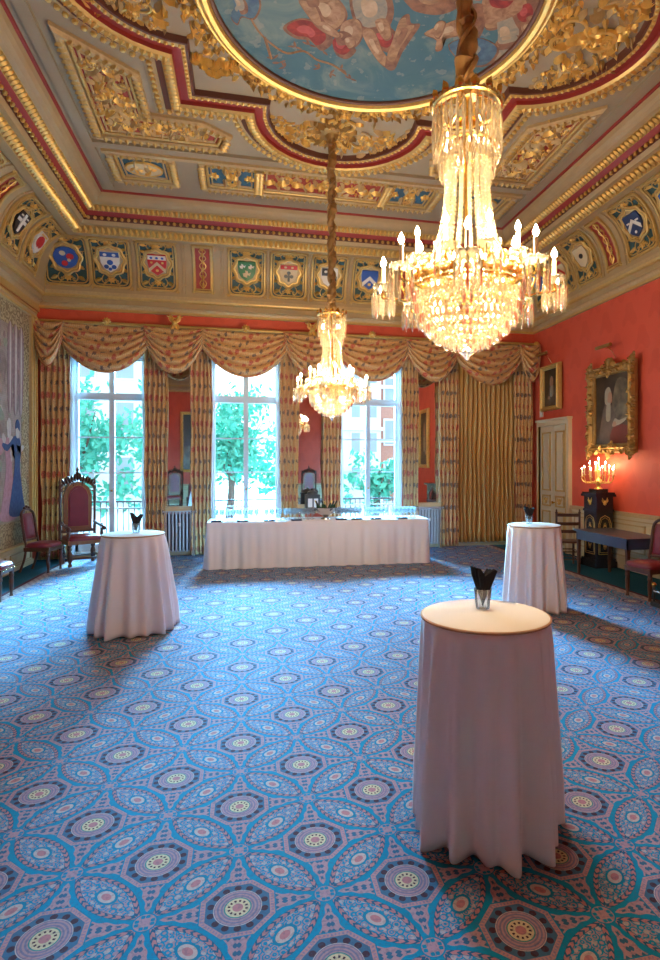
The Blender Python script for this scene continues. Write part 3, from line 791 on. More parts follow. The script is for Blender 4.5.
def panel(side, s, field, charges, label, w=.31, kind='shield', back='panel_teal'):
    T0 = cove_T(side, s); KS = 1.17
    T = (lambda x, y, d: T0(x*KS, y*KS, d*KS)) if kind != 'strap' else (lambda x, y, d: T0(x*1.05, y*1.15, d))
    t = thing('heraldic_panel' if kind != 'strap' else 'strapwork_panel', label, 'wall panel', (0, 0, 0), 0, 'painted panels round the cove')
    h = .47 if kind != 'strap' else .46
    g = MB(); ny = 8
    g.grid(lambda u, v: T((u*2-1)*(w-.02), (v*2-1)*(h-.02), .006), 2, ny); g.build('panel_ground', M[back], t)
    g = MB(); pts = dense(rrect(w, h, .09 if kind != 'strap' else .01))
    for d_, r_, k_ in ((.02, .028, 1), (.03, .014, .86)): g.tube([T(x*k_ if abs(x) > .01 else x, y*(1-(1-k_)*.6), d_) for x, y in pts], r_, 5, 0, True)
    for sx in (-1, 1):
        for sy in (-1, 1): flower(g, T, sx*(w+.01), sy*(h+.005), .04, 5)
    g.build('gilt_frame', M['gold_paint'], t)
    c = MB()
    if kind == 'strap':
        for sx in (-1, 1): c.tube([T(sx*.06*sin(k/28*pi*5), -.4+.8*k/28, .03) for k in range(29)], .011, 4, 0)
        c.tube([T(0, -.4, .03), T(0, 0, .03), T(0, .4, .03)], .008, 4, 0)
        for k in range(6): flower(c, T, 0, -.34+k*.135, .045, 5)
        c.build('gilt_strapwork', M['gold'], t); return t
    if kind == 'oval':
        S_ = [(.19*cos(2*pi*k/16), .20*sin(2*pi*k/16)) for k in range(16)]
    else: S_ = SH
    # scrolled cartouche round the shield
    ring = []
    for k in range(40):
        a = 2*pi*k/40; rr = 1+.07*cos(8*a); ring.append((.235*rr*cos(a), .285*rr*sin(a)))
    c.tube([T(x, y, .035) for x, y in ring], .028, 6, 0, True)
    c.tube([T(x*.86, y*.86, .04) for x, y in ring], .014, 5, 1, True)
    c.poly([(x*.95, y*.95) for x, y in ring], T, 0, .025, 2)
    for sx in (-1, 1):
        for a, yy, S2 in ((pi/2-sx*.9, .25, .13), (-pi/2+sx*.9, -.27, .13), ((0 if sx > 0 else pi), .02, .09)):
            spiral(c, T, sx*.12 if abs(yy) > .1 else sx*.2, yy, a, S2, sx*(1 if yy > 0 else -1), mi=0, n=10)
        for yy in (-.33, .33, .16, -.15): leaf(c, T, sx*.16, yy, (0 if sx > 0 else pi)+sx*(.5 if yy > 0 else -.5), .12, .08, .04, 1)
    flower(c, T, 0, .335, .08, 7, 1); flower(c, T, 0, -.345, .07, 7, 1)
    c.build('cartouche', [M['gold_paint'], M['gold'], M['cream_gilt']], t)
    sh = MB(); sh.poly(S_, T, .02, .06, field); so = sh.build('shield', [M[k] for k in HM], t, False)
    if charges:
        ch = MB()
        for i, (cc, L) in enumerate(charges): 
            if len(L) == 6 and L[0][0] < -.1: ch.add([T(*p, .066+i*.001) for p in L], [(0, 1, 4, 5), (1, 2, 3, 4)], cc)
            else: ch.poly(L, T, .05, .066+i*.001, cc)
        ch.build('charge', [M[k] for k in HM], so, False)
    return t
B = 'back'
panel(B, -3.42, BLU, [disc(RED, .07, .02, .06), disc(CRM, -.04, .08, .05), disc(RED, -.02, -.11, .05), disc(CRM, .05, -.05, .03)], 'corner frieze panel with a round blue shield left of the windows', .36, 'oval')
panel(B, -2.62, WHT, [chief(BLU, .10), disc(WHT, -.07, .11, .03), disc(WHT, .07, .11, .03), disc(BLU, 0, -.04, .05), disc(BLU, -.06, -.12, .04), disc(BLU, .06, -.12, .04), disc(BLU, 0, -.16, .03)], 'frieze panel with a blue and white shield, second from the left corner')
panel(B, -1.74, RED, [chief(WHT, .09), disc(BLU, -.09, .115, .025), disc(BLU, 0, .115, .025), disc(BLU, .09, .115, .025), chevron(CRM), disc(GLD, 0, -.13, .025), disc(GLD, -.09, .02, .02), disc(GLD, .09, .02, .02)], 'frieze panel with a red shield, cream chevron and three blue trees')
panel(B, -.86, 0, None, 'narrow red frieze panel with gilt strapwork on the window wall, left of centre', .17, 'strap', 'panel_red')
panel(B, 0.02, GRN, [beast(WHT, -.075, .07, .09), beast(WHT, .075, .07, .09), beast(CRM, 0, -.08, .12)], 'frieze panel with a green shield bearing three pale birds')
panel(B, .88, CRM, [chief(RED, .09), disc(CRM, -.06, .12, .025), disc(CRM, .06, .12, .025), disc(BLK, 0, .0, .035), disc(BLK, -.05, -.07, .035), disc(BLK, .05, -.07, .035), bar(BLK, -.02, .02, -.17, -.03)], 'frieze panel with a cream shield and red top')
panel(B, 1.74, WHT, [bar(BLK, -.14, 0, 0, .165), bar(BLK, 0, .135, -.10, 0), disc(WHT, -.07, .09, .03)], 'frieze panel with a quartered black and white shield behind the far chandelier chain')
panel(B, 2.62, BLU, [chevron(WHT, .02, .045), disc(GLD, 0, -.12, .03)], 'frieze panel with a blue shield and white chevron beside the near chandelier')
panel(B, 3.50, 0, None, 'narrow red frieze panel on the window wall behind the near chandelier', .17, 'strap', 'panel_red')
panel(B, 4.38, RED, [chief(WHT)], 'frieze panel with a red and white shield behind the near chandelier')
panel(B, 5.26, GRN, [chevron(CRM)], 'frieze panel with a green shield and cream chevron behind the chandelier')
panel(B, 6.06, BLU, [disc(CRM, 0, 0, .06)], 'corner frieze panel with a round blue shield at the right end of the window wall', .33, 'oval')
L_ = 'left'
panel(L_, 11.55, WHT, [disc(RED, 0, 0, .12), bar(GLD, -.1, .1, .12, .15)], 'frieze panel with a red disc on a pale shield above the tapestry')
panel(L_, 10.66, BLK, [bar(WHT, -.03, .03, -.17, .16), bar(WHT, -.14, .14, -.01, .05), bar(WHT, -.12, -.06, .09, .12), bar(WHT, .06, .12, .09, .12)], 'frieze panel with a black shield and white cross above the tapestry')
panel(L_, 9.78, 0, None, 'narrow red frieze panel with gilt strapwork above the tapestry', .17, 'strap', 'panel_red')
panel(L_, 8.90, RED, [chevron(WHT)], 'frieze panel with a red shield and white chevron above the tapestry')
panel(L_, 8.02, BLU, [chevron(CRM)], 'frieze panel with a blue shield and cream chevron above the tapestry')
P_ = 'right'
panel(P_, 11.72, BLU, [disc(RED, 0, 0, .05)], 'frieze panel with a round blue shield nearest the corner above the door', .33, 'oval')
panel(P_, 10.86, CRM, [chief(RED), chevron(RED)], 'frieze panel with a cream and red shield above the door')
panel(P_, 10.05, CRM, [disc(BLK, 0, 0, .05)], 'frieze panel with a cream shield next to the narrow red panel')
panel(P_, 9.30, 0, None, 'narrow red frieze panel with gilt strapwork above the large portrait', .17, 'strap', 'panel_red')
panel(P_, 8.50, NVY, [chevron(WHT, .05, .04), bar(WHT, -.12, -.06, .02, .05), bar(WHT, .06, .12, .02, .05), disc(WHT, 0, -.14, .025)], 'frieze panel with a dark blue shield and white chevron right of the red strip')
panel(P_, 7.62, BLU, [chevron(WHT, -.03, .04), beast(GLD, 0, .09, .08), beast(GLD, -.08, .04, .07), beast(GLD, .08, .04, .07), beast(GLD, 0, -.13, .07)], 'frieze panel with a blue shield, white chevron and gold lions at the right edge')
# plain ribs between the panels
mb = MB()
def rib(side, s):
    T = cove_T(side, s)
    for k in range(10):
        y0, y1 = -.60+k*.12, -.48+k*.12
        mb.add([T(-.022, y0, .02), T(.022, y0, .02), T(.022, y1, .02), T(-.022, y1, .02), T(-.03, y0, 0), T(.03, y0, 0), T(.03, y1, 0), T(-.03, y1, 0)], [(0, 1, 2, 3), (4, 0, 3, 7), (1, 5, 6, 2)], 0)
    flower(mb, T, 0, -.42, .045, 5, 1); flower(mb, T, 0, .44, .045, 5, 1)
for s in (-3.02, -2.18, -1.24, -.48, .45, 1.31, 2.18, 3.06, 3.94, 4.82, 5.68): rib('back', s)
for s in (11.10, 10.22, 9.40, 8.46, 7.18, 8.02-.42): rib('left', s)
for s in (11.28, 10.46, 9.62, 8.98, 8.06, 7.18): rib('right', s)
struct(mb.build('trim_%d' % coffer.n, [M['cream_paint'], M['gold_paint']]), 'ribs between the frieze panels'); coffer.n += 1

# ---------------------------------------------------------------- picture rail shadow line, dado, doors
def dado(name, pts_fn, L, lab):
    """pts_fn(s, o, z): s along the wall, o off the wall"""
    b = MB(); bx = lambda s0, s1, o1, z0, z1, mi=0: b.box((s0, 0, z0), (s1, o1, z1), mi, lambda x, y, z: pts_fn(x, y, z))
    bx(0, L, .04, 0, 1.0); bx(0, L, .07, 0, .22); bx(0, L, .08, .96, 1.03, 1); bx(0, L, .06, .22, .25, 1); bx(0, L, .055, .88, .90, 1)
    n = max(1, int(L/1.1)); w_ = L/n
    for k in range(n):
        s0, s1 = k*w_+.10, (k+1)*w_-.10
        for (a0, a1, z0, z1) in ((s0, s1, .33, .355), (s0, s1, .80, .825), (s0, s0+.025, .33, .825), (s1-.025, s1, .33, .825)): bx(a0, a1, .058, z0, z1, 1)
        bx(s0+.08, s1-.08, .05, .41, .74, 0)
    return struct(b.build(name, [M['dado_paint'], M['cream_gilt']], smooth=False), lab)
dado('baseboard_right', lambda s, o, z: (X1-o, 10.98-s, z), 3.6, 'cream panelled dado on the right wall')
dado('baseboard_front', lambda s, o, z: (X0+s, Y0+o, z), X1-X0, 'cream panelled dado on the wall behind the camera')
dado('baseboard_left', lambda s, o, z: (X0+o, 12.3-s, z*.36), 13.0, 'low gilded skirting under the tapestry')
bb_ = MB()
for i in range(0, len(e), 2): bb_.box((max(e[i], X0), Y1-.03, 0), (min(e[i+1], X1), Y1, .22)); 
for c in WX: bb_.box((c-WH, Y1-.012, 0), (c+WH, Y1, WB))
struct(bb_.build('baseboard_back', M['dado_paint'], smooth=False))
# door in the right wall
db = MB(); DX = lambda s, o, z: (X1-o, 12.40-s, z)
for a, b_ in (((0, 0, 0), (.10, .09, 2.76)), ((1.26, 0, 0), (1.36, .09, 2.76)), ((0, 0, 2.76), (1.36, .09, 2.86)), ((-.02, 0, 2.86), (1.38, .12, 2.91))): db.box(a, b_, 0, DX)
for a, b_ in (((.085, 0, 0), (.10, .10, 2.76)), ((1.26, 0, 0), (1.275, .10, 2.76))): db.box(a, b_, 1, DX)
door = struct(db.build('door_1', [M['door_paint'], M['gold_paint']], smooth=False), 'cream panelled double door with gilt mouldings')
for k in (0, 1):
    l = MB(); s0 = .105+k*.58; s1 = s0+.57
    l.box((s0, 0, .01), (s1, .05, 2.755), 0, DX)
    for z0, z1 in ((.15, .85), (.95, 1.20), (1.30, 2.62)):
        for a0, a1, c0, c1 in ((s0+.10, s1-.10, z0, z0+.03), (s0+.10, s1-.10, z1-.03, z1), (s0+.10, s0+.13, z0, z1), (s1-.13, s1-.10, z0, z1)): l.box((a0, .05, c0), (a1, .07, c1), 1, DX)
        l.box((s0+.17, .05, z0+.07), (s1-.17, .065, z1-.07), 0, DX)
    T = lambda x, y, d, s0=s0: DX(s0+.285+x, .065+d, 1.075+y)
    flower(l, T, 0, 0, .07, 8, 1)
    for sx in (-1, 1): spiral(l, T, sx*.05, 0, 0 if sx > 0 else pi, .06, sx, mi=1, n=8)
    l.build('door_leaf', [M['door_paint'], M['gold_paint']], door, False)
kb = MB(); kb.lathe([(.012, 0), (.012, .04), (.03, .05), (.03, .07), (0, .08)], n=10, T=lambda x, y, z: DX(.75+x, .05+z, 1.05+y)); kb.build('door_knob', M['brass'], door)
s_ = MB().box((.03, 0, 2.99), (.15, .03, 3.13), 0, DX); s_.box((.06, .03, 3.04), (.12, .038, 3.08), 0, DX)
tag(s_.build('light_switch', M['plastic_white'], smooth=False), 'small white switch box on the red wall above the door', 'switch')

# ---------------------------------------------------------------- tapestry
tp = thing('tapestry', 'large woven tapestry with figures in a gilt frame filling the left wall', 'tapestry', (0, 0, 0))
TX = X0+.05; ta, tb, tz0, tz1 = 4.6, 12.10, .46, 4.70
MB().box((X0+.005, ta, tz0), (TX, tb, tz1)).build('woven_field', M['tapestry'], tp, False)
q = MB()
for y0, y1, z0, z1 in ((ta, tb, tz1-.38, tz1), (ta, tb, tz0, tz0+.42), (tb-.38, tb, tz0+.42, tz1-.38), (ta, ta+.38, tz0+.42, tz1-.38)): q.box((TX, y0, z0), (TX+.004, y1, z1))
q.build('woven_border', M['tapestry_border'], tp, False)
q = MB(); TT = lambda x, y, d: (TX+.002+d, x, y)
def tpoly(m, L, d): q.poly(smooth_loop(L, 4), TT, 0, d, m)
rt = random.Random(5)
def fig(x, z, h, gown, body, d, sg=1):
    P_ = lambda L: [(x+sg*a*h, z+b_*h) for a, b_ in L]
    tpoly(gown, P_([(-.20, 0), (.20, 0), (.17, .20), (.07, .52), (.10, .70), (.04, .80), (-.06, .80), (-.10, .68), (-.07, .5), (-.15, .2)]), d)
    tpoly(body, P_([(.06, .56), (.10, .74), (.26, .66), (.38, .70), (.37, .74), (.24, .73), (.08, .82), (.0, .78)]), d+.001)
    tpoly(3, P_([(-.04, .81), (.03, .81), (.045, .89), (.0, .95), (-.045, .89)]), d+.002)
    tpoly(body, P_([(-.055, .88), (.0, .91), (.05, .9), (.04, .97), (-.01, 1.0), (-.06, .95)]), d+.003)
for k in range(150):                 # woven foliage and drapery
    x, z = rt.uniform(ta+.4, tb-.4), rt.uniform(1.6, tz1-.45); s_ = rt.uniform(.05, .17)
    tpoly(rt.choice((2, 2, 3, 0, 4)), [(x+s_*rt.uniform(.5, 1.2)*cos(j*pi/3), z+s_*rt.uniform(.5, 1.3)*sin(j*pi/3)) for j in range(6)], .0005+k*.00001)
for x in (11.7, 11.45, 11.2, 10.0, 9.6, 9.2):
    tpoly(4, [(x-.09, 2.9), (x+.07, 2.95), (x+.12, 4.2), (x-.10, 4.25)], .0022)
    tpoly(3, [(x-.02, 2.9), (x+.02, 2.95), (x+.05, 4.2), (x-.02, 4.25)], .0026)
fig(11.15, .95, 1.75, 0, 3, .003); fig(11.52, 1.0, 1.7, 1, 1, .004, -1); fig(10.3, .95, 1.6, 3, 0, .003, -1); fig(9.5, .95, 1.7, 0, 4, .003); fig(8.6, .95, 1.75, 1, 3, .003, -1); fig(7.7, .95, 1.65, 2, 3, .003)
q.build('woven_figures', [M['weave_pink'], M['weave_navy'], M['weave_green'], M['weave_pale'], M['weave_plum']], tp, False)
q = MB()
for y0, y1, z0, z1 in ((ta-.14, tb+.30, tz1, tz1+.15), (ta-.14, tb+.30, tz0-.12, tz0), (tb, tb+.30, tz0, tz1), (ta-.14, ta, tz0, tz1)):
    q.box((X0+.005, y0, z0), (X0+.09, y1, z1), 1)
for y, z0, z1 in ((tb+.025, tz0, tz1), (tb+.15, tz0, tz1), (tb+.275, tz0, tz1)): q.tube([(X0+.095, y, z0), (X0+.095, y, z1)], .022, 6, 0)
for z in (tz1+.03, tz1+.125, tz0-.03): q.tube([(X0+.095, ta, z), (X0+.095, tb+.28, z)], .022, 6, 0)
q.build('gilt_frame', [M['gold_paint'], M['cream_gilt']], tp)
struct(MB().box((X0, Y0, 4.92), (X0+.05, Y1, 5.0)).build('trim_%d' % coffer.n, M['gold_paint'], smooth=False), 'gilt rail above the tapestry'); coffer.n += 1

# ---------------------------------------------------------------- curtains
def curtain(name, label, cat, x0, x1, z0, z1, y, folds, amp, m, tie=0, group=None, uvk=2.0, seed=0, pinch=1.0):
    rnd = random.Random(seed); ph = [rnd.uniform(-.5, .5) for _ in range(folds+2)]
    def f(u, v):
        z = z0+(z1-z0)*v; k = 1-tie*math.exp(-((z-1.15)/.45)**2)
        c = (x0+x1)/2; g = u*folds; i = int(g); t = g-i
        p = ph[i]*(1-t)+ph[i+1]*t
        x = c+(x0-c+(x1-x0)*u)*k+.012*sin(3*z+g); dd = amp*(sin(2*pi*g+p+.25*sin(z*1.3+p))*.85+.2*sin(4*pi*g+p*2+z*.6))
        return (x, y-dd*(1 if z > .2 else 1.1), z)
    NU = folds*8; b = MB(); b.grid(f, NU, 26, uvf=lambda u, v: (u*(x1-x0)*uvk, z0+(z1-z0)*v))
    o = b.build(name, m); md = o.modifiers.new('thick', 'SOLIDIFY'); md.thickness = .012
    return tag(o, label, cat, group)
CL = [(-3.93, -3.42, 'at the left end of the window wall'), (-2.02, -1.60, 'right of the first window'), (-1.12, -.70, 'left of the second window'), (.70, 1.10, 'right of the second window'),
      (1.62, 2.02, 'left of the third window'), (3.40, 3.78, 'right of the third window'), (4.28, 4.74, 'left of the plain gold drapes'), (6.12, 6.58, 'at the right end of the window wall')]
for i, (a, b_, lab) in enumerate(CL):
    curtain('window_curtain', 'floral gold and red curtain '+lab, 'curtain', a, b_, .03, 4.45, 12.50, 5, .045, M['floral_fabric'], .16, 'floral curtains at the windows', seed=i)
curtain('closed_drape', 'plain gold pleated drapes drawn closed across the fourth bay', 'curtain', 4.70, 6.16, .09, 4.45, 12.58, 13, .062, M['gold_fabric'], 0, None, seed=50)
for i, (a, b_, lab) in enumerate(((-3.42, -3.34, 'left side of the first window'), (-2.07, -2.0, 'right side of the first window'), (-.74, -.64, 'left side of the second window'), (.62, .72, 'right side of the second window'), (1.98, 2.08, 'left side of the third window'), (3.32, 3.42, 'right side of the third window'))):
    curtain('sheer_curtain', 'thin white voile curtain on the '+lab, 'curtain', a, b_, .05, 4.4, 12.60, 3, .012, M['sheer_voile'], 0, 'white voile strips beside the curtains', seed=70+i)
ZT = 4.70
def swag(x0, x1, depth, label, y=12.42, hw=.0, nf=5, tilt=0):
    """cloth hung from two points, folds as nested catenaries"""
    W_ = x1-x0
    def f(u, v):
        e = 4*u*(1-u)
        e = e**.85
        drop = .03+v*(.20+(depth-.20)*e)
        inset = .10*W_*(1-v)*0
        x = x0+W_*(.5+(u-.5)*(1.0-.05*sin(pi*v)))
        z = ZT-drop-(.05*(1-v))*e
        rip = sin(v*nf*2*pi+.6*sin(u*pi*2))
        yy = y-.05-.14*e*v**.7-.055*rip*(.35+.65*e)-.05*sin(pi*v)
        return (x, yy, z+.018*cos(v*nf*2*pi)*e)
    b = MB(); b.grid(f, 26, 48, uvf=lambda u, v: (u*W_*1.3+x0*.37, v*depth*1.7+.5*u*W_))
    o = b.build('swag', M['floral_fabric']); md = o.modifiers.new('thick', 'SOLIDIFY'); md.thickness = .01; md.offset = 0
    return tag(o, label, 'curtain swag', 'draped swags of the pelmet')
def tail(x, w_, z1, label, y=12.36, sgn=1):
    b = MB()
    def f(u, v):
        z = ZT-.02-(ZT-z1)*v*(1-.35*(u if sgn > 0 else 1-u)*v)
        ww = w_*(.35+.65*v); xx = x+(u-.5)*ww
        return (xx, y-.03*sin(u*2*pi*2.5+v)-.05*sin(pi*min(1, v*1.3)), z)
    b.grid(f, 24, 14, uvf=lambda u, v: (u*w_*2, (1-v)*(ZT-z1)))
    o = b.build('swag_tail', M['floral_fabric']); md = o.modifiers.new('thick', 'SOLIDIFY'); md.thickness = .01
    return tag(o, label, 'curtain tail')
big = [(-3.62, -1.78, 'first window'), (-.98, .98, 'second window'), (1.78, 3.62, 'third window'), (4.50, 6.32, 'gold drapes')]
for a, b_, n_ in big: swag(a, b_, 1.0, 'large draped floral swag over the '+n_, 12.40)
for a, b_, n_ in ((-2.02, -.80, 'left of the second window'), (.76, 1.98, 'between the second and third windows'), (3.42, 4.70, 'left of the gold drapes')):
    swag(a, b_, .98, 'smaller draped floral swag on the pier '+n_, 12.36, nf=6)
swag(-3.98, -3.45, .92, 'narrow gathered floral swag at the left end of the pelmet', 12.33, nf=5); swag(6.14, 6.66, .92, 'narrow gathered floral swag at the right end of the pelmet', 12.33, nf=5)
pl = thing('curtain_pole', 'gilt curtain pole carrying the swags along the window wall', 'curtain pole', (0, 12.45, ZT))
MB().tube([(-3.98, 0, 0), (6.62, 0, 0)], .035, 10).build('pole', M['gold_paint'], pl)
for x in (-4.0, 6.63): MB().ball((x if x < 0 else x, -.06, -.01), .07, 0, 12, 8).build('finial', M['gold'], pl)
for i, x in enumerate((-2.70, 0, 2.70, 5.4)):
    q = MB(); T = lambda a, b_, d, x=x: (x+a, -.06-d, .03+b_); flower(q, T, 0, 0, .085, 9); q.ball((x, -.09, .03), .04, 0, 8, 5); q.build('rosette', M['gold'], pl)
for i, x in enumerate((-1.40, 1.38, 4.06)):
    q = MB(); T = lambda a, b_, d, x=x: (x+a, -.16-d, .05+b_)
    for s in (-1, 1):
        spiral(q, T, s*.02, 0, 0 if s > 0 else pi, .13, s, n=10); leaf(q, T, s*.03, .02, pi/2-s*.4, .16, .08, .05); leaf(q, T, s*.02, 0, -pi/2+s*.3, .2, .09, .05)
    q.ball((x, -.19, .04), .055, 0, 8, 6); q.build('bracket', M['gold'], pl)

# ---------------------------------------------------------------- pier mirrors and radiators
for x, lab in ((-1.36, 'left of the second window'), (1.36, 'between the second and third windows'), (4.03, 'left of the gold drapes')):
    t = thing('pier_mirror', 'tall narrow pier mirror '+lab, 'mirror', (x, Y1, .98), 0, 'tall mirrors between the windows')
    MB().box((-.30, -.05, .04), (.30, -.035, 3.3)).build('mirror_glass', M['mirror'], t, False)
    q = MB()
    for a, b_ in (((-.36, -.07, 0), (-.29, -.002, 3.36)), ((.29, -.07, 0), (.36, -.002, 3.36)), ((-.36, -.07, 3.29), (.36, -.002, 3.36)), ((-.38, -.12, -.05), (.38, -.002, .04))): q.box(a, b_)
    q.build('frame', M['dado_paint'], t, False)
def radiator(x, lab):
    t = thing('radiator', 'grey column radiator under the pier mirror '+lab, 'radiator', (x, 12.55, 0), 0, 'column radiators under the mirrors')
    MB().box((-.32, .06, .10), (.32, .12, .86)).build('back_panel', M['black_gap'], t, False)  # black sheet standing in for the shade in the gaps between columns
    for k in range(9):
        q = MB(); xx = -.28+k*.07
        q.tube([(xx, -.03, .12), (xx, -.03, .86)], .020, 8); q.tube([(xx, .04, .12), (xx, .04, .86)], .020, 8)
        q.tube([(xx, -.05, .88), (xx, .06, .88)], .024, 8); q.tube([(xx, -.05, .11), (xx, .06, .11)], .024, 8); q.build('radiator_column', M['radiator_paint'], t)
    q = MB(); q.box((-.33, -.07, .905), (.33, .12, .93)); q.build('top_plate', M['radiator_paint'], t, False)
    for s in (-1, 1): MB().box((s*.27-.02, -.05, 0), (s*.27+.02, .06, .10)).build('foot', M['radiator_paint'], t, False)
    q = MB(); q.lathe([(.02, 0), (.02, .05), (.03, .06), (0, .07)], (.0, -.07, .62), 8); q.build('valve', M['plastic_white'], t)
radiator(-1.33, 'left of the second window'); radiator(4.05, 'left of the gold drapes')
# ---------------------------------------------------------------- pictures
def picture(name, label, side, y0, y1, z0, z1, fw, mframe, content, ornate=False, name_f='picture_frame', off=.02):
    """hung on the right wall (side 1, faces -x), or the front wall (side 2, faces +y)"""
    t = thing(name, label, 'painting')
    if side == 1: T = lambda x, y, d: (X1-off-d, (y0+y1)/2-x, (z0+z1)/2+y)
    else: T = lambda x, y, d: ((y0+y1)/2-x, Y0+off+d, (z0+z1)/2+y)
    w_, h_ = (y1-y0)/2, (z1-z0)/2
    q = MB(); q.box((-w_+fw*.7, -h_+fw*.7, 0), (w_-fw*.7, h_-fw*.7, .02), 0, T); cvs = q.build('canvas', M['oil_dark'], t, False)
    q = MB()
    for i, (m_, L) in enumerate(content): q.poly(smooth_loop([(x*(w_-fw), y*(h_-fw)) for x, y in L], 4), T, .015, .022+i*.0008, m_)
    if content: q.build('painted_sitter', [M[k] for k in ('oil_robe', 'oil_flesh', 'oil_white', 'oil_red', 'oil_smoke')], cvs, False)
    q = MB(); prof = [(0, 0), (0, .05), (.15, .10), (.35, .085), (.55, .11), (.75, .07), (.92, .06), (1, .03), (1, .0)]
    for (a, d0), (b_, d1) in zip(prof[:-1], prof[1:]):
        ra = [(w_-a*fw, h_-a*fw), (-w_+a*fw, h_-a*fw), (-w_+a*fw, -h_+a*fw), (w_-a*fw, -h_+a*fw)]
        rb = [(w_-b_*fw, h_-b_*fw), (-w_+b_*fw, h_-b_*fw), (-w_+b_*fw, -h_+b_*fw), (w_-b_*fw, -h_+b_*fw)]
        sc = 1 if not ornate else 1.2
        q.add([T(*p, d0*sc) for p in ra]+[T(*p, d1*sc) for p in rb], [(i, (i+1) % 4, (i+1) % 4+4, i+4) for i in range(4)], 0)
    if ornate:
        rnd = random.Random(3)
        per = dense([(w_-fw*.35, h_-fw*.35), (-w_+fw*.35, h_-fw*.35), (-w_+fw*.35, -h_+fw*.35), (w_-fw*.35, -h_+fw*.35)], .055)
        for x, y in per:
            T2 = lambda a, b_, d: T(a, b_, d+.10); leaf(q, T2, x, y, rnd.uniform(0, 6.3), .11, .07, .04, 1); 
        T2 = lambda a, b_, d: T(a, b_, d+.08)
        for sx in (-1, 0, 1):
            for sy in (-1, 0, 1):
                if sx == sy == 0: continue
                x, y = sx*(w_-fw*.3), sy*(h_-fw*.3); flower(q, T2, x, y, .12, 8, 1)
                for a in (0, pi/2, pi, -pi/2): spiral(q, T2, x, y, a+.4, .13, 1 if a in (0, pi) else -1, mi=1, n=10)
        for k in range(9): leaf(q, T2, 0, h_-.03, pi*k/8, .16, .09, .05, 1)
    q.build('frame', [mframe, M['gold'] if not ornate else M['gold_dark']], t)
    return t
def picture_light(label, yc, z):
    t = thing('picture_light', label, 'picture light', (X1, yc, z), 0, 'brass picture lights on the right wall')
    MB().tube(smooth_path([(-.01, 0, -.12), (-.10, 0, .02), (-.24, 0, .10)], 5), .008, 6).build('arm', M['brass'], t)
    MB().tube([(-.27, -.22, .08), (-.27, .22, .08)], .032, 10).build('shade', M['gold_dark'], t)
sitter = [(0, [(-.75, -1), (.75, -1), (.6, -.35), (.3, .12), (-.15, .14), (-.5, -.3)]), (2, [(-.2, -.45), (.25, -.45), (.2, .1), (-.1, .12)]), (1, [(-.2, .12), (.2, .12), (.24, .45), (.02, .62), (-.2, .45)]), (1, [(-.5, -.6), (-.25, -.62), (-.25, -.48), (-.45, -.46)])]
picture('small_portrait', 'small portrait of a person in black with white collar, above the door', 1, 11.36, 12.16, 3.10, 4.12, .10, M['gold_paint'], sitter, off=.05)
seated = [(4, [(.0, -.2), (.9, -.3), (.95, .5), (.75, .8), (.3, .85), (.05, .4)]), (0, [(-.75, -1), (.1, -1), (.3, -.5), (.0, .05), (-.3, .2), (-.6, -.1)]), (3, [(-.1, -1), (.95, -1), (.95, -.55), (.1, -.5)]),
          (2, [(.0, -.50), (.3, -.48), (.7, -.38), (.8, -.28), (.4, -.34), (.15, -.28)]), (2, [(-.42, .18), (-.1, .16), (-.05, .45), (-.2, .66), (-.42, .55)]), (1, [(-.26, .2), (-.04, .2), (-.02, .42), (-.14, .52), (-.26, .4)]),
          (2, [(-.36, -.3), (-.12, -.3), (-.1, .14), (-.32, .16)]), (1, [(.05, -.5), (.2, -.5), (.2, -.38), (.06, -.38)])]
picture('large_portrait', 'large portrait of a seated white-haired person in a carved gilt frame', 1, 8.84, 10.22, 2.10, 3.74, .18, M['gold_dark'], seated, True, off=.07)
picture_light('brass picture light over the small portrait by the door', 11.85, 4.28); picture_light('brass picture light over the large carved-frame portrait', 9.55, 4.0)
# pictures only met in the pier mirrors
picture('standing_portrait', 'tall gilt framed portrait seen in the mirror beside the gold drapes', 1, 3.4, 4.6, 1.75, 4.0, .14, M['gold'], sitter)
picture('hall_painting', 'gilt framed dark painting seen in the left pier mirror', 2, -2.75, -1.2, 1.55, 4.15, .12, M['gold'], [(4, [(-.9, -.9), (.9, -.9), (.9, -.2), (-.9, -.1)])])

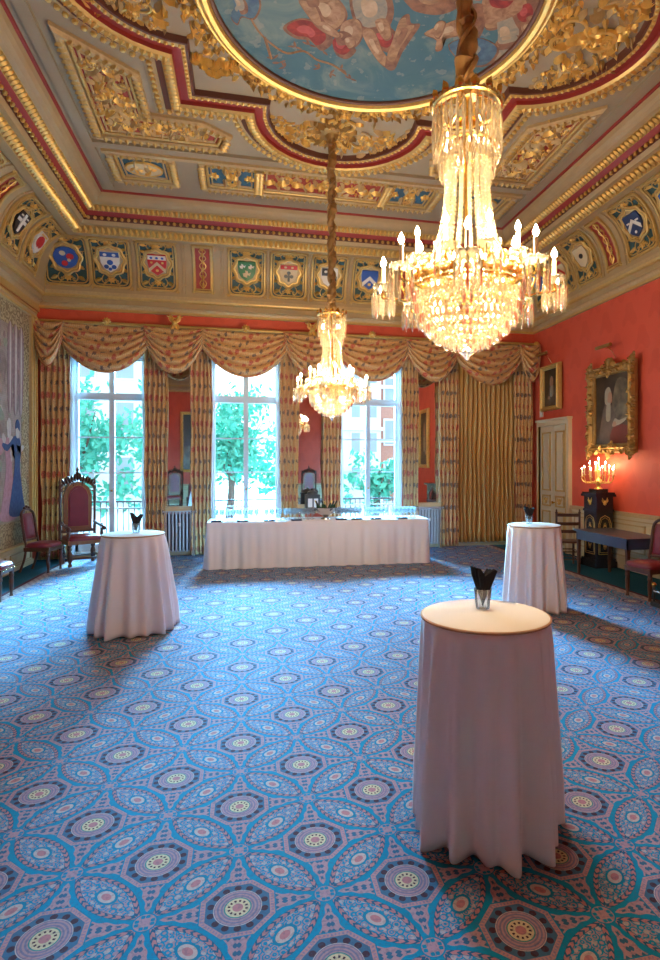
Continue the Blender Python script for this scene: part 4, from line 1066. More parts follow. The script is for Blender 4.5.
# ---------------------------------------------------------------- chandeliers
def prism(mb, x, y, z, L, r, rot=0, mi=0, n=5):
    mb.lathe([(0, 0), (r*.55, -.12*L), (r, -.30*L), (r*.85, -.82*L), (0, -L)], (x, y, z), n, mi, rot)
def chandelier(label, loc):
    t = thing('chandelier', label, 'chandelier', loc, -TH-.15, 'crystal chandeliers')   # origin at z of the arm ring
    G, K = M['brass'], M['crystal']; t.scale = (1, 1, .93)
    # hanging cord in gathered silk
    L0 = 1.26; L1 = (ZC-loc[2])/.93; pts = []; rr = []; nn = int((L1-L0)/.035)
    c = MB()
    for i in range(nn+1):
        z = L0+(L1-L0)*i/nn; s = i*.55
        pts.append((.018*cos(s), .018*sin(s), z)); rr.append(.042+.020*sin(i*1.15)*sin(i*1.15)+.008*sin(i*.31))
    c.tube(pts, rr, 9)
    for ph in (0, pi):
        c.tube([((.052)*cos(i*.42+ph), (.052)*sin(i*.42+ph), L0+(L1-L0)*i/nn) for i in range(nn+1)], [.016+.008*sin(i*.8+ph) for i in range(nn+1)], 5)
    c.build('hanging_cord', M['silk_cord'], t)
    q = MB(); q.lathe([(0, 0), (.20, -.01), (.19, -.05), (.10, -.08), (.07, -.13), (0, -.14)], (0, 0, L1), 16); T = lambda x, y, d: (x, y, L1-.03-d)
    for k in range(12): leaf(q, T, .14*cos(2*pi*k/12), .14*sin(2*pi*k/12), 2*pi*k/12, .24, .12, .06)
    q.build('ceiling_rose', M['gold_dark'], t)
    # crown
    q = MB(); q.tube([(.205*cos(2*pi*k/28), .205*sin(2*pi*k/28), 1.20) for k in range(28)], .014, 6, 0, True)
    q.tube([(.165*cos(2*pi*k/28), .165*sin(2*pi*k/28), .93) for k in range(28)], .011, 6, 0, True)
    for k in range(14):
        a = 2*pi*k/14; leaf(q, lambda x, y, d, a=a: ((.205+d)*cos(a)-x*sin(a), (.205+d)*sin(a)+x*cos(a), 1.20+y), 0, 0, pi/2, .075, .06, .02)
    for k in range(6): a = 2*pi*k/6; q.tube([(.2*cos(a), .2*sin(a), 1.20), (.10*cos(a), .10*sin(a), 1.27), (.03*cos(a), .03*sin(a), 1.28)], .007, 5)
    q.tube([(0, 0, -.1), (0, 0, 1.30)], .018, 8)
    q.build('crown_ring', G, t)
    q = MB()
    for k in range(34): a = 2*pi*k/34; prism(q, .205*cos(a), .205*sin(a), 1.18, .34, .013, a); q.ball((.212*cos(a), .212*sin(a), 1.205), .014, 0, 6, 4)
    q.build('crown_prisms', K, t)
    q = MB()
    for k in range(28): a = 2*pi*k/28; prism(q, .165*cos(a), .165*sin(a), .92, .20, .012, a); q.ball((.168*cos(a), .168*sin(a), .94), .013, 0, 6, 4)
    q.build('lower_crown_prisms', K, t)
    # tent of bead chains
    q = MB()
    for k in range(17):
        a = 2*pi*k/17
        for j in range(26):
            u = j/25; z = .82-.74*u; r_ = .125+.012*u+.13*u**2.6; q.ball((r_*cos(a), r_*sin(a), z), .0155, 0, 5, 3, (1, 1, 1.1))
    q.build('bead_chains', K, t)
    # main ring and basin of prism tiers
    q = MB(); q.tube([(.335*cos(2*pi*k/36), .335*sin(2*pi*k/36), .03) for k in range(36)], .016, 6, 0, True)
    q.tube([(.335*cos(2*pi*k/36), .335*sin(2*pi*k/36), -.005) for k in range(36)], .010, 6, 0, True)
    for k in range(24): a = 2*pi*k/24; leaf(q, lambda x, y, d, a=a: ((.34+d)*cos(a)-x*sin(a), (.34+d)*sin(a)+x*cos(a), .01+y), 0, 0, pi/2, .07, .06, .02)
    for rr_, zz in ((.322, -.08), (.295, -.15), (.25, -.215), (.195, -.27), (.135, -.315), (.075, -.345)): q.tube([(rr_*cos(2*pi*k/28), rr_*sin(2*pi*k/28), zz) for k in range(28)], .006, 4, 0, True)
    for k in range(8): a = 2*pi*k/8; q.tube([(.335*cos(a), .335*sin(a), 0), (.0, .0, .06)], .008, 5)
    q.build('main_ring', G, t)
    for nm, rr_, zz, n_, L_p in (('basin_tier', .335, .0, 56, .13), ('basin_tier', .322, -.085, 54, .11), ('basin_tier', .295, -.155, 48, .10), ('basin_tier', .25, -.22, 42, .09), ('basin_tier', .195, -.275, 34, .085), ('basin_tier', .135, -.32, 24, .08), ('basin_tier', .075, -.35, 14, .07)):
        q = MB()
        for k in range(n_): a = 2*pi*k/n_; prism(q, rr_*cos(a), rr_*sin(a), zz, L_p, .0125, a); q.ball((rr_*1.02*cos(a), rr_*1.02*sin(a), zz+.008), .012, 0, 5, 3)
        q.build(nm, K, t)
    q = MB(); q.lathe([(0, 0), (.03, -.02), (.045, -.045), (.02, -.07), (.012, -.09), (0, -.10)], (0, 0, -.38), 10); q.build('bottom_finial', K, t)
    # arms with candles
    proto = {}
    def arm(r_, z_, a, up):
        key = up
        T = Matrix.Rotation(a, 4, 'Z')
        if key not in proto:
            q = MB(); p = [(.30, 0, .0), (.36, 0, -.06), (r_*.82, 0, -.05), (r_, 0, z_-.07), (r_, 0, z_-.02)] if not up else [(.16, 0, .06), (.20, 0, .17), (.27, 0, .10), (r_, 0, z_-.06), (r_, 0, z_-.02)]
            q.tube(smooth_path(p, 5), .010, 6); q.tube(smooth_path([(r_*.7, 0, -.06 if not up else .1), (r_*.78, 0, .05 if not up else .2), (r_*.66, 0, .08 if not up else .22)], 4), .007, 5)
            o = q.build('arm', G, t)
            q = MB(); q.lathe([(0, -.03), (.02, -.02), (.062, 0), (.070, .012), (.056, .008), (.018, .004), (.018, .03), (0, .03)], (r_, 0, z_), 12)
            for k in range(9): q.ball((r_+.058*cos(2*pi*k/9), .058*sin(2*pi*k/9), z_+.012), .014, 0, 5, 3)
            q.build('drip_pan', K, o)
            q = MB()
            for k in range(9): b = 2*pi*k/9; prism(q, r_+.066*cos(b), .066*sin(b), z_-.005, .20, .012, b)
            q.build('drop_prisms', K, o)
            MB().lathe([(.013, 0), (.013, .105), (.004, .11)], (r_, 0, z_+.03), 8).build('candle_tube', M['candle_wax'], o)
            MB().lathe([(0, 0), (.014, .012), (.019, .03), (.008, .058), (0, .075)], (r_, 0, z_+.14), 8).build('candle_bulb', M['bulb'], o)
            o.rotation_euler = (0, 0, a); proto[key] = o; return o
        o = proto[key]; c_ = o.copy(); C.objects.link(c_); c_.rotation_euler = (0, 0, a)
        for ch in o.children: d_ = ch.copy(); C.objects.link(d_); d_.parent = c_
    for k in range(8): arm(.52, .03, k*pi/4, 0)
    for k in range(8): arm(.32, .17, k*pi/4+pi/8, 1)
    return t
def chand_light(o, P):
    x, y, z = o.location
    for k in range(4):
        a = pi/4+k*pi/2
        l = light('candle_glow', 'POINT', (.42*cos(a), .42*sin(a), .24), P*.235, (1, .75, .47), shadow_soft_size=.05); l.parent = o
    for zz, p in ((-.12, .09), (.45, .008), (1.02, .035)):
        l = light('inner_glow', 'POINT', (0.03, 0, zz), P*p, (1, .74, .45), shadow_soft_size=.04); l.parent = o
ch1 = chandelier('nearer crystal chandelier, largest in view, hung on a silk covered cord', (1.33, 3.36, 2.98)); chand_light(ch1, 260)
ch2 = copy_tree(ch1); ch2.location = (1.24, 8.5, 2.98)
ch2['label'] = 'farther crystal chandelier with a long cord, hanging in front of the windows'
for c_ in list(ch2.children):      # its cord reaches the same ceiling
    if c_.name.startswith(('hanging_cord', 'ceiling_rose')): c_.location.z += .02
# gilt foliage round the far cord's hook
# ---------------------------------------------------------------- cocktail tables
def cocktail(x, y, label, tl, rz, nap, fl=.03):
    t = thing('cocktail_table', 'round standing table hidden under the '+tl, 'table', (x, y, 0), 0, 'round standing tables')
    MB().lathe([(0, 1.06), (.315, 1.06), (.32, 1.08), (.315, 1.092), (0, 1.092)], n=32).build('tabletop', M['oak_warm'], t)
    MB().lathe([(.03, .04), (.03, 1.06)], n=12).build('pole', M['steel'], t)
    MB().lathe([(.22, .0), (.22, .02), (.04, .05), (.03, .06)], n=20).build('base', M['steel'], t)
    c = thing('tablecloth', label, 'tablecloth', (x, y, 0), rz, 'floor length white tablecloths')
    rnd = random.Random(int(x*10)); N = 16; an = sorted((k+rnd.uniform(-.25, .25))/N for k in range(N)); am = [rnd.uniform(.6, 1.2) for _ in range(N)]
    def fold(u):
        s = 0
        for a, m_ in zip(an, am):
            d = min(abs(u-a), 1-abs(u-a))*N; s += m_*math.exp(-(d*2.9)**2)
        return s
    def f(u, v):
        a = 2*pi*u; z = 1.088*(1-v)
        fo = fold(u); k = min(1, .22*min(1, v*10)+v*.95)
        r_ = .337+fl*v+k*(.125*fo-.055); z2 = z+.004+(.014*(1-min(1, fo)))*v
        return (r_*cos(a), r_*sin(a), z2)
    b = MB(); b.grid(f, 240, 24, cu=True, flip=True); o = b.build('cloth_skirt', M['linen'], c, ang=80); md = o.modifiers.new('thick', 'SOLIDIFY'); md.thickness = .004
    MB().lathe([(0, 1.100), (.325, 1.100), (.335, 1.096), (.339, 1.088)], n=48).build('cloth_top', M['linen_top'], c)
    MB().tube([(.338*cos(2*pi*k/48), .338*sin(2*pi*k/48), 1.088) for k in range(48)], .008, 6, 0, True).build('seam', M['seam'], c)
    gx, gy = nap
    g = thing('glass_tumbler', 'clear glass tumbler holding a black napkin on the '+tl, 'glass', (x+gx, y+gy, 1.101), 0, 'tumblers on the standing tables')
    MB().lathe([(0, 0), (.036, 0), (.038, .004), (.050, .11), (.048, .11), (.036, .014), (0, .012)], n=20).build('tumbler', M['glassware'], g)
    n_ = MB()
    for a, k_ in ((.0, 1.0), (.7, .8)):
        rz_ = -TH+a
        T = lambda xx, yy, d: (xx*k_*cos(rz_)-d*sin(rz_), xx*k_*sin(rz_)+d*cos(rz_), .012+yy*(.92+.08*k_))
        L = [(0, .0), (.022, .06), (.046, .11), (.080, .195), (.062, .205), (.012, .168), (-.040, .215), (-.068, .222), (-.060, .17), (-.040, .11), (-.020, .06)]
        for m_ in (1, -1): n_.poly([(x_, y_) for x_, y_ in L], lambda xx, yy, d, m_=m_: T(xx, yy, d+m_*.010*min(1, yy*9)), -.003, .003)
    o = n_.build('folded_napkin', M['napkin_black'], None, False); o.location = (x+gx, y+gy, 1.101); tag(o, 'black folded napkin standing in the tumbler on the '+tl, 'napkin', 'black napkins in tumblers')
cocktail(1.25, 2.90, 'white floor length tablecloth on the nearest standing table', 'nearest round table', 0, (0.03, .10))
cocktail(3.72, 7.02, 'white floor length tablecloth on the standing table at right', 'right-hand round table', 1, (-.02, .10), .05)
cocktail(-1.27, 7.15, 'white floor length tablecloth on the standing table at left', 'left-hand round table', 2, (.02, .05), .10)
# ---------------------------------------------------------------- buffet
BA = math.atan2(-.13, 4.1); BXo, BYo = -.68, 10.78; BL, BD, BH = 4.1, .80, .84
bt = thing('buffet_table', 'long trestle table hidden under the white buffet cloth', 'table', (BXo, BYo, 0), BA)
MB().box((.03, .03, .80), (BL-.03, BD-.03, .83)).build('tabletop', M['oak_warm'], bt, False)
for x in (.2, 2.0, 3.9):
    for y in (.12, .68): MB().tube([(x, y, 0), (x, y, .80)], .018, 8).build('leg', M['steel'], bt)
bc = thing('buffet_cloth', 'long white pleated cloth on the buffet in front of the windows', 'tablecloth', (BXo, BYo, 0), BA)
MB().box((-.005, -.005, .834), (BL+.005, BD+.005, .842)).build('cloth_top', M['linen'], bc, False)
def bskirt(u, v):
    P = 2*(BL+BD); s = u*P; z = .838*(1-v)
    if s < BL: x, y, nx, ny = s, 0, 0, -1
    elif s < BL+BD: x, y, nx, ny = BL, s-BL, 1, 0
    elif s < 2*BL+BD: x, y, nx, ny = BL-(s-BL-BD), BD, 0, 1
    else: x, y, nx, ny = 0, BD-(s-2*BL-BD), -1, 0
    k = min(1, v*1.5); d = .012+.026*k*(sin(s*19+1.1*sin(s*2.3))+.4*sin(s*41+sin(s*3)))+.03*v
    return (x+nx*d, y+ny*d, z+.008)
b = MB(); b.grid(bskirt, 620, 8, cu=True, flip=True); o = b.build('cloth_skirt', M['linen'], bc, ang=80)
def on_b(x, y, z=0): return (BXo+x*cos(BA)-y*sin(BA), BYo+x*sin(BA)+y*cos(BA), .843+z)
# glasses, one by one
gm = MB(); gm.lathe([(0, 0), (.034, 0), (.034, .003), (.006, .010), (.004, .085), (.02, .10), (.036, .13), (.038, .165), (.032, .205), (.031, .205), (.036, .165), (.034, .132), (.018, .104), (0, .10)], n=12)
gp = None
clus = [('left end of buffet', .10, .95, 8), ('small cluster left of the buffet middle', 1.02, 1.35, 3), ('left of the wine cooler', 1.38, 1.98, 7), ('right of the wine cooler', 2.36, 2.88, 6), ('right half of the buffet', 2.98, 3.40, 5), ('right end of the buffet', 3.50, 3.98, 6)]
for lab, xa, xb, n in clus:
    for r_ in range(3):
        for k in range(n):
            if gp is None:
                gp = gm.build('wine_glass', M['glassware']); o = gp
            else: o = gp.copy(); C.objects.link(o)
            o.location = on_b(xa+(xb-xa)*(k+.5*(r_ % 2)*.8+.2)/n, .34+r_*.10)
            ORD = ('first', 'second', 'third', 'fourth', 'fifth', 'sixth', 'seventh', 'eighth')
            tag(o, 'wine glass, %s from left in the %s row, %s' % (ORD[k], ('front', 'middle', 'back')[r_], lab), 'glass', 'wine glasses on the buffet')
for i, x in enumerate((.16, .62, 1.10, 1.60, 2.44, 2.74, 3.10, 3.62)):
    o = MB(); o.box((-.10, -.05, 0), (.10, .05, .014)); o.box((-.10, -.045, .014), (.09, .05, .026)); o = o.build('folded_napkin', M['navy_cloth'], smooth=False)
    o.location = on_b(x, .13); o.rotation_euler = (0, 0, BA+.1*(i % 3))
    tag(o, '%s dark folded napkin stack from the left on the front edge of the buffet' % ('first', 'second', 'third', 'fourth', 'fifth', 'sixth', 'seventh', 'eighth')[i], 'napkin', 'dark napkins along the buffet edge')
wc = thing('wine_cooler', 'silver wine cooler bowl full of bottles in the middle of the buffet', 'wine cooler', on_b(2.17, .38))
MB().lathe([(0, 0), (.10, 0), (.09, .02), (.04, .04), (.05, .06), (.14, .10), (.20, .17), (.22, .22), (.205, .22), (.185, .17), (.13, .12), (0, .11)], n=28).build('bowl', M['steel'], wc)
for s in (-1, 1): MB().tube(smooth_path([(s*.20, 0, .15), (s*.27, 0, .17), (s*.27, 0, .22), (s*.21, 0, .21)], 4), .010, 6).build('handle', M['steel'], wc)
for k in range(7):
    a = 2*pi*k/7; bo = thing('wine_bottle', 'wine bottle with a %s cap leaning %s in the silver cooler' % ('gold' if k % 2 else 'black', ('right', 'back right', 'back', 'left and slightly back', 'left and slightly forward', 'front', 'front right')[k]), 'bottle', on_b(2.17+.10*cos(a), .38+.10*sin(a), .135), 0, 'wine bottles in the cooler')
    bo.rotation_euler = Vector((cos(a)*.55, sin(a)*.55, 1)).to_track_quat('Z', 'Y').to_euler()
    MB().lathe([(0, 0), (.034, 0), (.036, .01), (.036, .12), (.014, .17), (.013, .20)], n=12).build('bottle_body', M['bottle_green'], bo)
    MB().lathe([(.0135, .185), (.0145, .19), (.0145, .245), (0, .245)], n=12).build('foil_cap', M['foil_gold'] if k % 2 else M['napkin_black'], bo)
# drinks stand in front of the middle pier mirror
sd = thing('side_table', 'small pale side table against the middle pier mirror', 'table', (1.42, 12.18, 0))
MB().box((-.30, -.20, .88), (.30, .20, .92)).build('tabletop', M['dado_paint'], sd, False)
for x in (-.26, .26):
    for y in (-.16, .16): MB().lathe([(.022, 0), (.018, .4), (.028, .8), (.028, .88)], (x, y, 0), 8).build('leg', M['dado_paint'], sd)
ur = thing('drinks_urn', 'dark metal drinks urn with glass front on the side table', 'urn', (1.36, 12.16, .92))
MB().box((-.15, -.11, .0), (.15, .11, .34)).build('body', M['iron'], ur, False); MB().box((-.10, -.118, .08), (-.01, -.11, .26)).build('window', M['plastic_white'], ur, False)
MB().box((.02, -.118, .08), (.11, -.11, .26)).build('window', M['plastic_white'], ur, False); MB().lathe([(.12, 0), (.10, .06), (.03, .09), (.02, .12), (0, .13)], (0, 0, .34), 12).build('lid', M['iron'], ur)
MB().tube([(.0, -.11, .05), (0, -.16, .05), (0, -.16, .02)], .01, 6).build('tap', M['steel'], ur)

# ---------------------------------------------------------------- chairs
TURN = [(.028, 0), (.022, .02), (.018, .05), (.026, .10), (.031, .22), (.024, .27), (.034, .285), (.034, .31), (.026, .33), (.032, .345), (.032, .44)]
def side_chair(label, loc, rz, grp='red leather dining chairs'):
    """faces local -y"""
    t = thing('side_chair', label, 'chair', loc, rz, grp); W = M['walnut']
    q = MB(); w_, d_ = .24, .23
    def seat(u, v):
        a = 2*pi*u; sx = math.copysign(abs(cos(a))**.45, cos(a)); sy = math.copysign(abs(sin(a))**.45, sin(a))
        pr = [(1.0, .435), (1.03, .46), (1.0, .49), (.85, .51), (.5, .525), (0.0, .53)]
        i = min(4, int(v*5)); f_ = v*5-i; r_ = pr[i][0]*(1-f_)+pr[i+1][0]*f_; z = pr[i][1]*(1-f_)+pr[i+1][1]*f_
        return (w_*sx*r_*(1-.08*sy), d_*sy*r_, z)
    q.grid(seat, 36, 5, cu=True); q.build('seat', M['leather_red'], t, ang=60)
    q = MB(); q.box((-.235, -.225, .37), (.235, .215, .44)); q.build('apron', W, t, False)
    q = MB()
    for k in range(22): q.ball((-.235+.47*k/21, -.232, .428), .006, 0, 5, 3)
    q.build('nail_trim', M['brass'], t)
    for s in (-1, 1):
        MB().lathe(TURN, (s*.205, -.195, 0), 10).build('leg', W, t)
        q = MB(); q.tube(smooth_path([(s*.19, .31, 0), (s*.19, .23, .22), (s*.19, .20, .44), (s*.19, .22, .60), (s*.185, .29, 1.02)], 4), .020, 8); q.build('back_leg', W, t)
    q = MB(); q.grid(lambda u, v: (lambda x, z: (x, .225+.07*(z-.55)/.5-.028*(1-(2*u-1)**4)*(1-(2*v-1)**4), z))((2*u-1)*.165*(1-.15*max(0, v-.8)*4), .58+.44*v), 12, 12)
    q.grid(lambda u, v: (lambda x, z: (x, .235+.07*(z-.55)/.5+.012, z))((2*u-1)*.165*(1-.15*max(0, v-.8)*4), .58+.44*v), 4, 6, flip=True); q.build('back_pad', M['leather_red'], t)
    q = MB(); q.tube(smooth_path([(-.19, .225, .56), (-.19, .27, .92), (-.15, .295, 1.05), (0, .305, 1.10), (.15, .295, 1.05), (.19, .27, .92), (.19, .225, .56)], 4), .022, 8)
    q.tube([(-.19, .225, .56), (.19, .225, .56)], .018, 8); 
    for x in (-.06, 0, .06): q.ball((x, .30, 1.12+(.02 if x == 0 else 0)), .028, 0, 8, 5)
    q.build('back_frame', W, t)
    return t
def throne(label, loc, rz, grp='tall carved armchairs'):
    t = thing('carved_armchair', label, 'armchair', loc, rz, grp); W = M['walnut']; O = M['oak_warm']
    q = MB(); q.box((-.31, -.28, .40), (.31, .27, .47)); q.build('apron', O, t, False)
    q = MB()
    def seat(u, v):
        a = 2*pi*u; sx = math.copysign(abs(cos(a))**.4, cos(a)); sy = math.copysign(abs(sin(a))**.4, sin(a))
        pr = [(1.0, .47), (1.03, .50), (1.0, .53), (.8, .555), (.4, .565), (0.0, .57)]; i = min(4, int(v*5)); f_ = v*5-i
        r_ = pr[i][0]*(1-f_)+pr[i+1][0]*f_; z = pr[i][1]*(1-f_)+pr[i+1][1]*f_; return (.31*sx*r_, -.01+.27*sy*r_, z)
    q.grid(seat, 36, 5, cu=True); q.build('seat', M['leather_red'], t, ang=60)
    LG = [(.035, 0), (.04, .03), (.025, .06), (.045, .12), (.05, .22), (.03, .29), (.045, .31), (.045, .34), (.03, .36), (.04, .38), (.04, .40)]
    for s in (-1, 1):
        MB().lathe(LG, (s*.27, -.24, 0), 10).build('leg', W, t); MB().lathe(LG, (s*.27, .23, 0), 10).build('leg', W, t)
        q = MB(); q.lathe([(.03, 0), (.022, .05), (.034, .12), (.022, .18), (.03, .22)], (s*.29, -.22, .47), 8); q.build('arm_post', W, t)
        q = MB(); q.tube(smooth_path([(s*.29, .24, .78), (s*.30, .05, .75), (s*.31, -.15, .72), (s*.31, -.27, .72), (s*.31, -.31, .68)], 4), [.026]*17 if False else .028, 8)
        q.ball((s*.31, -.30, .69), .045, 0, 8, 6); q.box((s*.31-.03, -.14, .745), (s*.31+.03, .12, .765)); q.build('armrest', W, t)
        q = MB(); q.lathe([(.032, .40), (.026, .6), (.034, .68), (.024, .74), (.024, 1.15), (.034, 1.2), (.026, 1.3), (.026, 1.42), (.038, 1.46), (.02, 1.50), (.03, 1.54), (.012, 1.60), (0, 1.66)], (s*.31, .27, 0), 8); q.build('back_post', W, t)
    P = lambda x, z, d: (x, .27-d, z)
    arch = [(-.25, .62), (.25, .62), (.25, 1.30), (.20, 1.44), (.10, 1.53), (0, 1.56), (-.10, 1.53), (-.20, 1.44), (-.25, 1.30)]
    MB().poly(arch, P, -.02, .03).build('back_panel', O, t, False)
    inn = [(x*.74, .70+(z-.62)*.84) for x, z in arch]
    q = MB(); q.poly(inn, P, .03, .05); q.poly([(x*.85, .76+(z-.70)*.86) for x, z in inn], P, .05, .065); q.build('back_pad', M['leather_red'], t, False)
    q = MB(); q.tube([P(x, z, .04) for x, z in dense(inn, .04)], .010, 5, 0, True); q.build('nail_trim', M['gold_dark'], t)
    q = MB(); T = lambda x, y, d: (x, .25-d, y)
    for s in (-1, 1):
        spiral(q, T, s*.02, 1.62, (0 if s > 0 else pi)+s*.3, .13, s*-1, n=12); spiral(q, T, s*.14, 1.54, (0 if s > 0 else pi)-s*.3, .11, s, n=12); spiral(q, T, s*.24, 1.44, (0 if s > 0 else pi), .08, -s, n=10)
        for k in range(6): leaf(q, T, s*.045*k, 1.58-.018*k, pi/2-s*.3*k*.3, .14, .07, .04)
    flower(q, T, 0, 1.66, .085, 8); q.lathe([(.03, 0), (.05, .04), (.02, .08), (.035, .11), (0, .18)], (0, .26, 1.68), 8)
    q.tube([(x, .26, z+.03) for x, z in smooth_path([(-.31, 1.42), (-.2, 1.52), (0, 1.60), (.2, 1.52), (.31, 1.42)], 4)], .03, 6)
    q.box((-.31, .25, .58), (.31, .29, .64)); q.build('carved_crest', W, t)
    q = MB(); q.tube([(-.27, -.24, .14), (.27, -.24, .14)], .018, 6); q.tube([(-.27, .23, .14), (.27, .23, .14)], .018, 6)
    for s in (-1, 1): q.tube([(s*.27, -.24, .17), (s*.27, .23, .17)], .018, 6)
    q.build('stretcher', W, t)
    return t
throne('tall carved wooden armchair with red leather, in front of the first window', (-3.05, 11.98, 0), R(30))
side_chair('red leather side chair by the tapestry, beside the carved armchair', (-3.52, 11.36, 0), R(78))
side_chair('red leather side chair cut off by the left edge of the photo', (-3.50, 9.10, 0), R(90))
side_chair('red leather side chair at the right edge beside the writing table', (5.62, 7.22, 0), R(-82))
throne('carved armchair behind the camera, met in the left pier mirror', (-2.95, -.35, 0), R(180)); side_chair('red side chair behind the camera, met in the left pier mirror', (-2.2, -.35, 0), R(180))
throne('carved armchair behind the camera, met in the middle pier mirror', (2.75, -.35, 0), R(180))
# dark ladder-back chair by the pedestal
lc = thing('ladder_back_chair', 'dark wooden ladder-back chair between the door and the black pedestal', 'chair', (5.84, 9.82, 0), R(165))
for s in (-1, 1):
    MB().lathe([(.020, 0), (.016, .06), (.022, .10), (.019, .5), (.019, .98), (.026, 1.01), (.012, 1.03), (.018, 1.05), (0, 1.07)], (s*.21, .19, 0), 8).build('back_post', M['walnut'], lc)
    MB().lathe([(.020, 0), (.016, .06), (.024, .12), (.02, .46)], (s*.21, -.19, 0), 8).build('leg', M['walnut'], lc)
for z in (.66, .80, .96):
    MB().grid(lambda u, v, z=z: (-.21+.42*u, .19+.03*sin(pi*u)+(.012 if v > .9 else 0), z-.03+.06*v), 8, 2).build('back_slat', M['walnut'], lc)
MB().box((-.22, -.20, .44), (.22, .20, .475)).build('seat', M['walnut'], lc, False)
q = MB()
for z in (.14, .28):
    for s in (-1, 1): q.tube([(s*.21, -.19, z), (s*.21, .19, z)], .011, 6)
    q.tube([(-.21, -.19, z), (.21, -.19, z)], .011, 6); q.tube([(-.21, .19, z), (.21, .19, z)], .011, 6)
q.build('stretcher', M['walnut'], lc)

# ---------------------------------------------------------------- black pedestal with candelabrum
PX_, PY_ = 6.42, 9.64
pd = thing('pedestal_cabinet', 'black and gilt pedestal cabinet against the right wall, under the candelabrum', 'pedestal', (PX_, PY_, 0)); pd.scale = (1, 1, 1.11)
q = MB()
for w_, d_, z0, z1 in ((.25, .22, 0, .10), (.235, .205, .10, .14), (.20, .17, .14, .92), (.215, .185, .92, .96), (.20, .17, .96, 1.17), (.24, .21, 1.17, 1.21), (.225, .195, 1.21, 1.24)): q.box((-d_, -w_, z0), (d_, w_, z1))
q.build('body', M['ebony'], pd, False)
for side in (0, 1):
    T = (lambda x, y, d: (-.171-d, x, y)) if side == 0 else (lambda x, y, d: (x, -.201-d, y))
    w_ = .15 if side == 0 else .125
    q = MB(); a = [(-w_, .22), (w_, .22), (w_, .72), (w_*.7, .82), (0, .86), (-w_*.7, .82), (-w_, .72)]
    q.tube([T(x, y, .006) for x, y in dense(a, .05)], .007, 5, 0, True); q.tube([T(x*.8, .25+(y-.22)*.9, .006) for x, y in dense(a, .05)], .004, 5, 0, True)
    for sx in (-1, 1): spiral(q, T, sx*.01, .30, pi/2-sx*.7, .07, sx, n=8); spiral(q, T, sx*.01, .74, -pi/2+sx*.7, .06, -sx, n=8)
    flower(q, T, 0, .53, .05, 6) if side == 0 else None
    for sx in (-1, 1): spiral(q, T, sx*.02, 1.07, 0 if sx > 0 else pi, .06, sx, n=8)
    flower(q, T, 0, 1.07, .045, 8); flower(q, T, 0, .06, .03, 6)
    q.build('gilt_mount', M['gold'], pd)
    if side == 1: MB().poly([(x*.72, .29+(y-.22)*.82) for x, y in a], T, 0, .004).build('mirror_panel', M['marble_black'], pd, False)
cd_ = thing('candelabrum', 'gilt candelabrum with lit electric candles on the black pedestal', 'candelabrum', (PX_, PY_, 1.376))
MB().box((-.12, -.12, 0), (.12, .12, .06)).build('base', M['marble_black'], cd_, False)
MB().lathe([(.08, .06), (.05, .09), (.03, .12), (.06, .17), (.075, .21), (.03, .26), (.02, .30), (.03, .36), (.012, .46)], n=12).build('stem', M['gold'], cd_)
def carm(r_, z_, a):
    q = MB(); q.tube(smooth_path([(.02, 0, .24), (r_*.4, 0, .17), (r_*.85, 0, .19), (r_, 0, z_-.03), (r_, 0, z_)], 4), .008, 6); q.lathe([(.01, 0), (.03, .01), (.032, .018), (.012, .02)], (r_, 0, z_), 10)
    T = lambda x, y, d: (r_*.5+x, -d+.01, .17+y); spiral(q, T, 0, 0, 1.2, .06, -1, n=8)
    o = q.build('arm', M['gold'], cd_); o.rotation_euler = (0, 0, a)
    MB().lathe([(.011, 0), (.011, .12), (.003, .125)], (r_, 0, z_+.02), 8).build('candle_tube', M['candle_wax'], o)
    MB().lathe([(0, 0), (.009, .008), (.011, .02), (.004, .04), (0, .05)], (r_, 0, z_+.145), 8).build('candle_bulb', M['bulb'], o)
for k in range(9): carm(.30 if k % 2 else .27, .27 if k % 2 else .31, 2*pi*k/9+.2)
for k in range(5): carm(.15, .38, 2*pi*k/5)
carm(.005, .46, 0)
for dx in (-.12, .12):
    l = light('candle_glow', 'POINT', (-.05, dx, .55), 6, (1, .60, .28), shadow_soft_size=.04); l.parent = cd_
# writing table
wt = thing('writing_table', 'dark writing table with a blue-sheened top beside the pedestal', 'table', (0, 0, 0))
MB().box((5.58, 7.66, .74), (6.30, 9.10, .77)).build('tabletop', M['desk_sheen'], wt, False)
q = MB(); q.box((5.61, 7.69, .60), (5.64, 9.07, .74)); q.box((6.24, 7.69, .60), (6.27, 9.07, .74)); q.box((5.61, 7.69, .60), (6.27, 7.72, .74)); q.box((5.61, 9.04, .60), (6.27, 9.07, .74)); q.build('apron', M['desk_sheen'], wt, False)
for x in (5.64, 6.24):
    for y in (7.72, 9.04): MB().lathe([(.024, 0), (.026, .03), (.036, .55), (.042, .60), (.042, .74)], (x, y, 0), 4, rot=pi/4).build('leg', M['walnut'], wt, False)
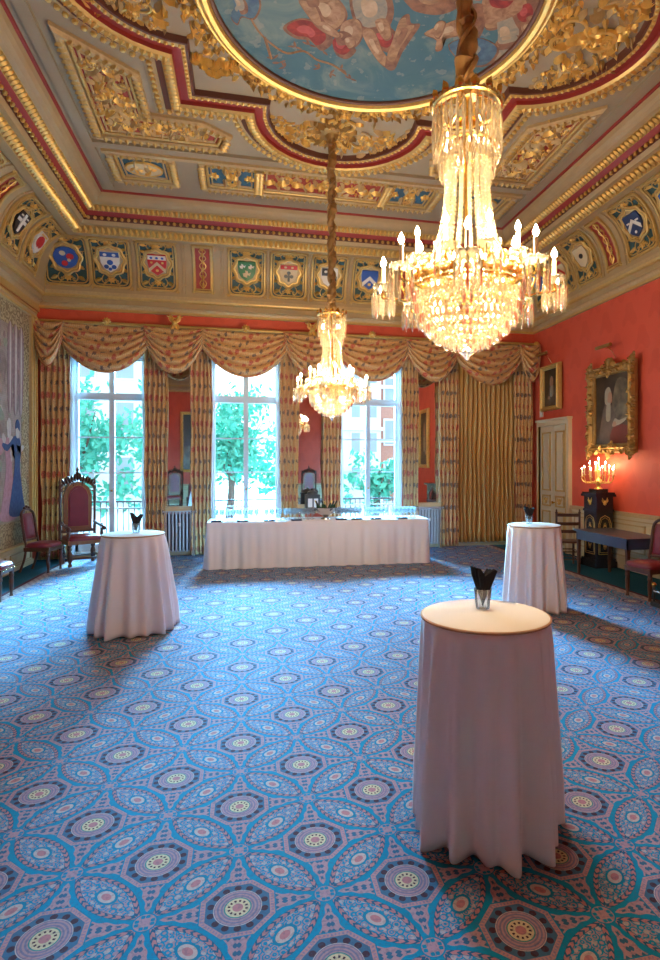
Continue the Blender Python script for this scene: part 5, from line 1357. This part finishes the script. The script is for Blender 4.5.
# fender before the fireplace at the right edge
fd = thing('fireplace_fender', 'black fender with brass balls at the right edge of the photo', 'fender', (5.30, 6.78, 0))
MB().box((0, -1.9, 0), (.06, 0, .06)).build('base_rail', M['iron'], fd, False)
for k in range(6):
    y = -.03-k*.36
    MB().tube([(.03, y, .06), (.03, y, .26)], .016, 8).build('post', M['iron'], fd); MB().ball((.03, y, .285), .032, 0, 10, 7).build('brass_ball', M['brass'], fd)
MB().tube([(.03, -.03, .20), (.03, -1.87, .20)], .014, 8).build('top_rail', M['steel'], fd)
MB().box((.06, -.05, 0), (1.0, 0, .06)).build('side_rail', M['iron'], fd, False)
fp = thing('fireplace', 'dark marble fireplace on the right wall, met in the pier mirror', 'fireplace', (X1, 5.9, 0))
for s in (-1, 1): MB().box((-.22, s*.85-.15, 0), (-.003, s*.85+.15, 1.15)).build('pilaster', M['marble_black'], fp, False)
MB().box((-.22, -.70, .90), (-.003, .70, 1.15)).build('lintel', M['marble_black'], fp, False); MB().box((-.30, -1.1, 1.15), (-.003, 1.1, 1.21)).build('mantel_shelf', M['marble_black'], fp, False)
MB().box((-.10, -.70, 0), (-.003, .70, .90)).build('fireback', M['black_gap'], fp, False)

# ---------------------------------------------------------------- outside the windows
struct(MB().box((-30, Y1+.36, -.6), (40, 60, -.3)).build('ground', M['pavement'], smooth=False))
struct(MB().box((-6, Y1+.36, -.28), (9, 14.4, .04)).build('balcony_floor', M['stucco'], smooth=False))
rl = thing('balcony_railing', 'iron balcony railing outside the tall windows', 'railing', (0, 14.2, 0))
q = MB(); q.box((-5.5, -.02, 1.02), (8.5, .02, 1.06)); q.box((-5.5, -.015, .14), (8.5, .015, .17)); q.build('rail', M['iron'], rl, False)
q = MB()
for k in range(117): x = -5.5+k*.12; q.box((x-.009, -.009, .04), (x+.009, .009, 1.02))
q.build('baluster', M['iron'], rl, False)
def tree(x, y, h, r_, label, seed, n=1500):
    rnd = random.Random(seed); t = thing('street_tree', label, 'tree', (x, y, -.3), 0, 'trees outside the windows')
    q = MB(); q.tube(smooth_path([(0, 0, 0), (.1, 0, h*.35), (-.05, .1, h*.7)], 4), [.16-.011*i for i in range(9)], 8)
    for k in range(7): a = rnd.uniform(0, 6.3); q.tube([(0, 0, h*.4), (r_*.4*cos(a), r_*.4*sin(a), h*.6), (r_*.7*cos(a), r_*.7*sin(a), h*.8)], [.06, .04, .015], 5)
    q.build('trunk', M['bark'], t)
    q = MB(); cl = [(rnd.gauss(0, r_*.45), rnd.gauss(0, r_*.4), h*.62+rnd.gauss(0, h*.17)) for _ in range(26)]
    for k in range(n):
        c_ = rnd.choice(cl); p = Vector((c_[0]+rnd.gauss(0, r_*.17), c_[1]+rnd.gauss(0, r_*.17), c_[2]+rnd.gauss(0, r_*.17))); s = rnd.uniform(.09, .19)
        u = Vector((rnd.gauss(0, 1), rnd.gauss(0, 1), rnd.gauss(0, 1))).normalized(); w_ = u.orthogonal().normalized()
        q.add([p-u*s, p+w_*s*.5, p+u*s, p-w_*s*.5], [(0, 1, 2, 3)])
    q.build('foliage', M['leaf_green'], t, False)
tree(-5.6, 21.5, 4.9, 2.0, 'leafy green tree filling the first window', 1, 3200); tree(-3.0, 26.5, 5.4, 1.8, 'green tree seen in the right half of the first window', 2, 2600)
tree(-.6, 21.5, 4.6, 1.7, 'green tree in the left half of the second window', 3, 2600); tree(2.2, 26, 3.7, 1.5, 'lower green tree in the right half of the second window', 4, 1800)
tree(4.9, 22, 2.2, 1.0, 'small green tree low in the third window', 5, 900)
def building(x, y, w_, h, label, m, rows_, cols, seed=0, name='town_building'):
    t = thing(name, label, 'building', (x, y, -.3)); MB().box((-w_/2, 0, 0), (w_/2, 6, h)).build('wall', m, t, False)
    q = MB()
    for z in (h*.33, h*.62, h): q.box((-w_/2-.15, -.2, z-.15), (w_/2+.15, 0, z+.05))
    q.build('cornice', M['stucco'], t, False)
    for r_ in range(rows_):
        for c_ in range(cols):
            xx = -w_/2+(c_+.5)*w_/cols; zz = .9+r_*(h-1)/rows_; ww, hh = w_/cols*.24, (h-1)/rows_*.55
            o = MB().box((xx-ww-.1, -.08, zz-.1), (xx+ww+.1, 0, zz+hh+.12)).build('window_surround', M['stucco'], t, False)
            MB().box((xx-ww, -.09, zz), (xx+ww, -.075, zz+hh)).build('pane', M['house_glass'], o, False)
building(-9.5, 34, 12, 13, 'pale terrace behind the trees in the first window', M['stucco'], 4, 6)
building(5.7, 33, 4.0, 13, 'white stucco building seen through the third window', M['stucco'], 6, 4)
building(10.2, 33.5, 4.9, 11, 'red brick building at the right of the third window', M['brick'], 4, 4)
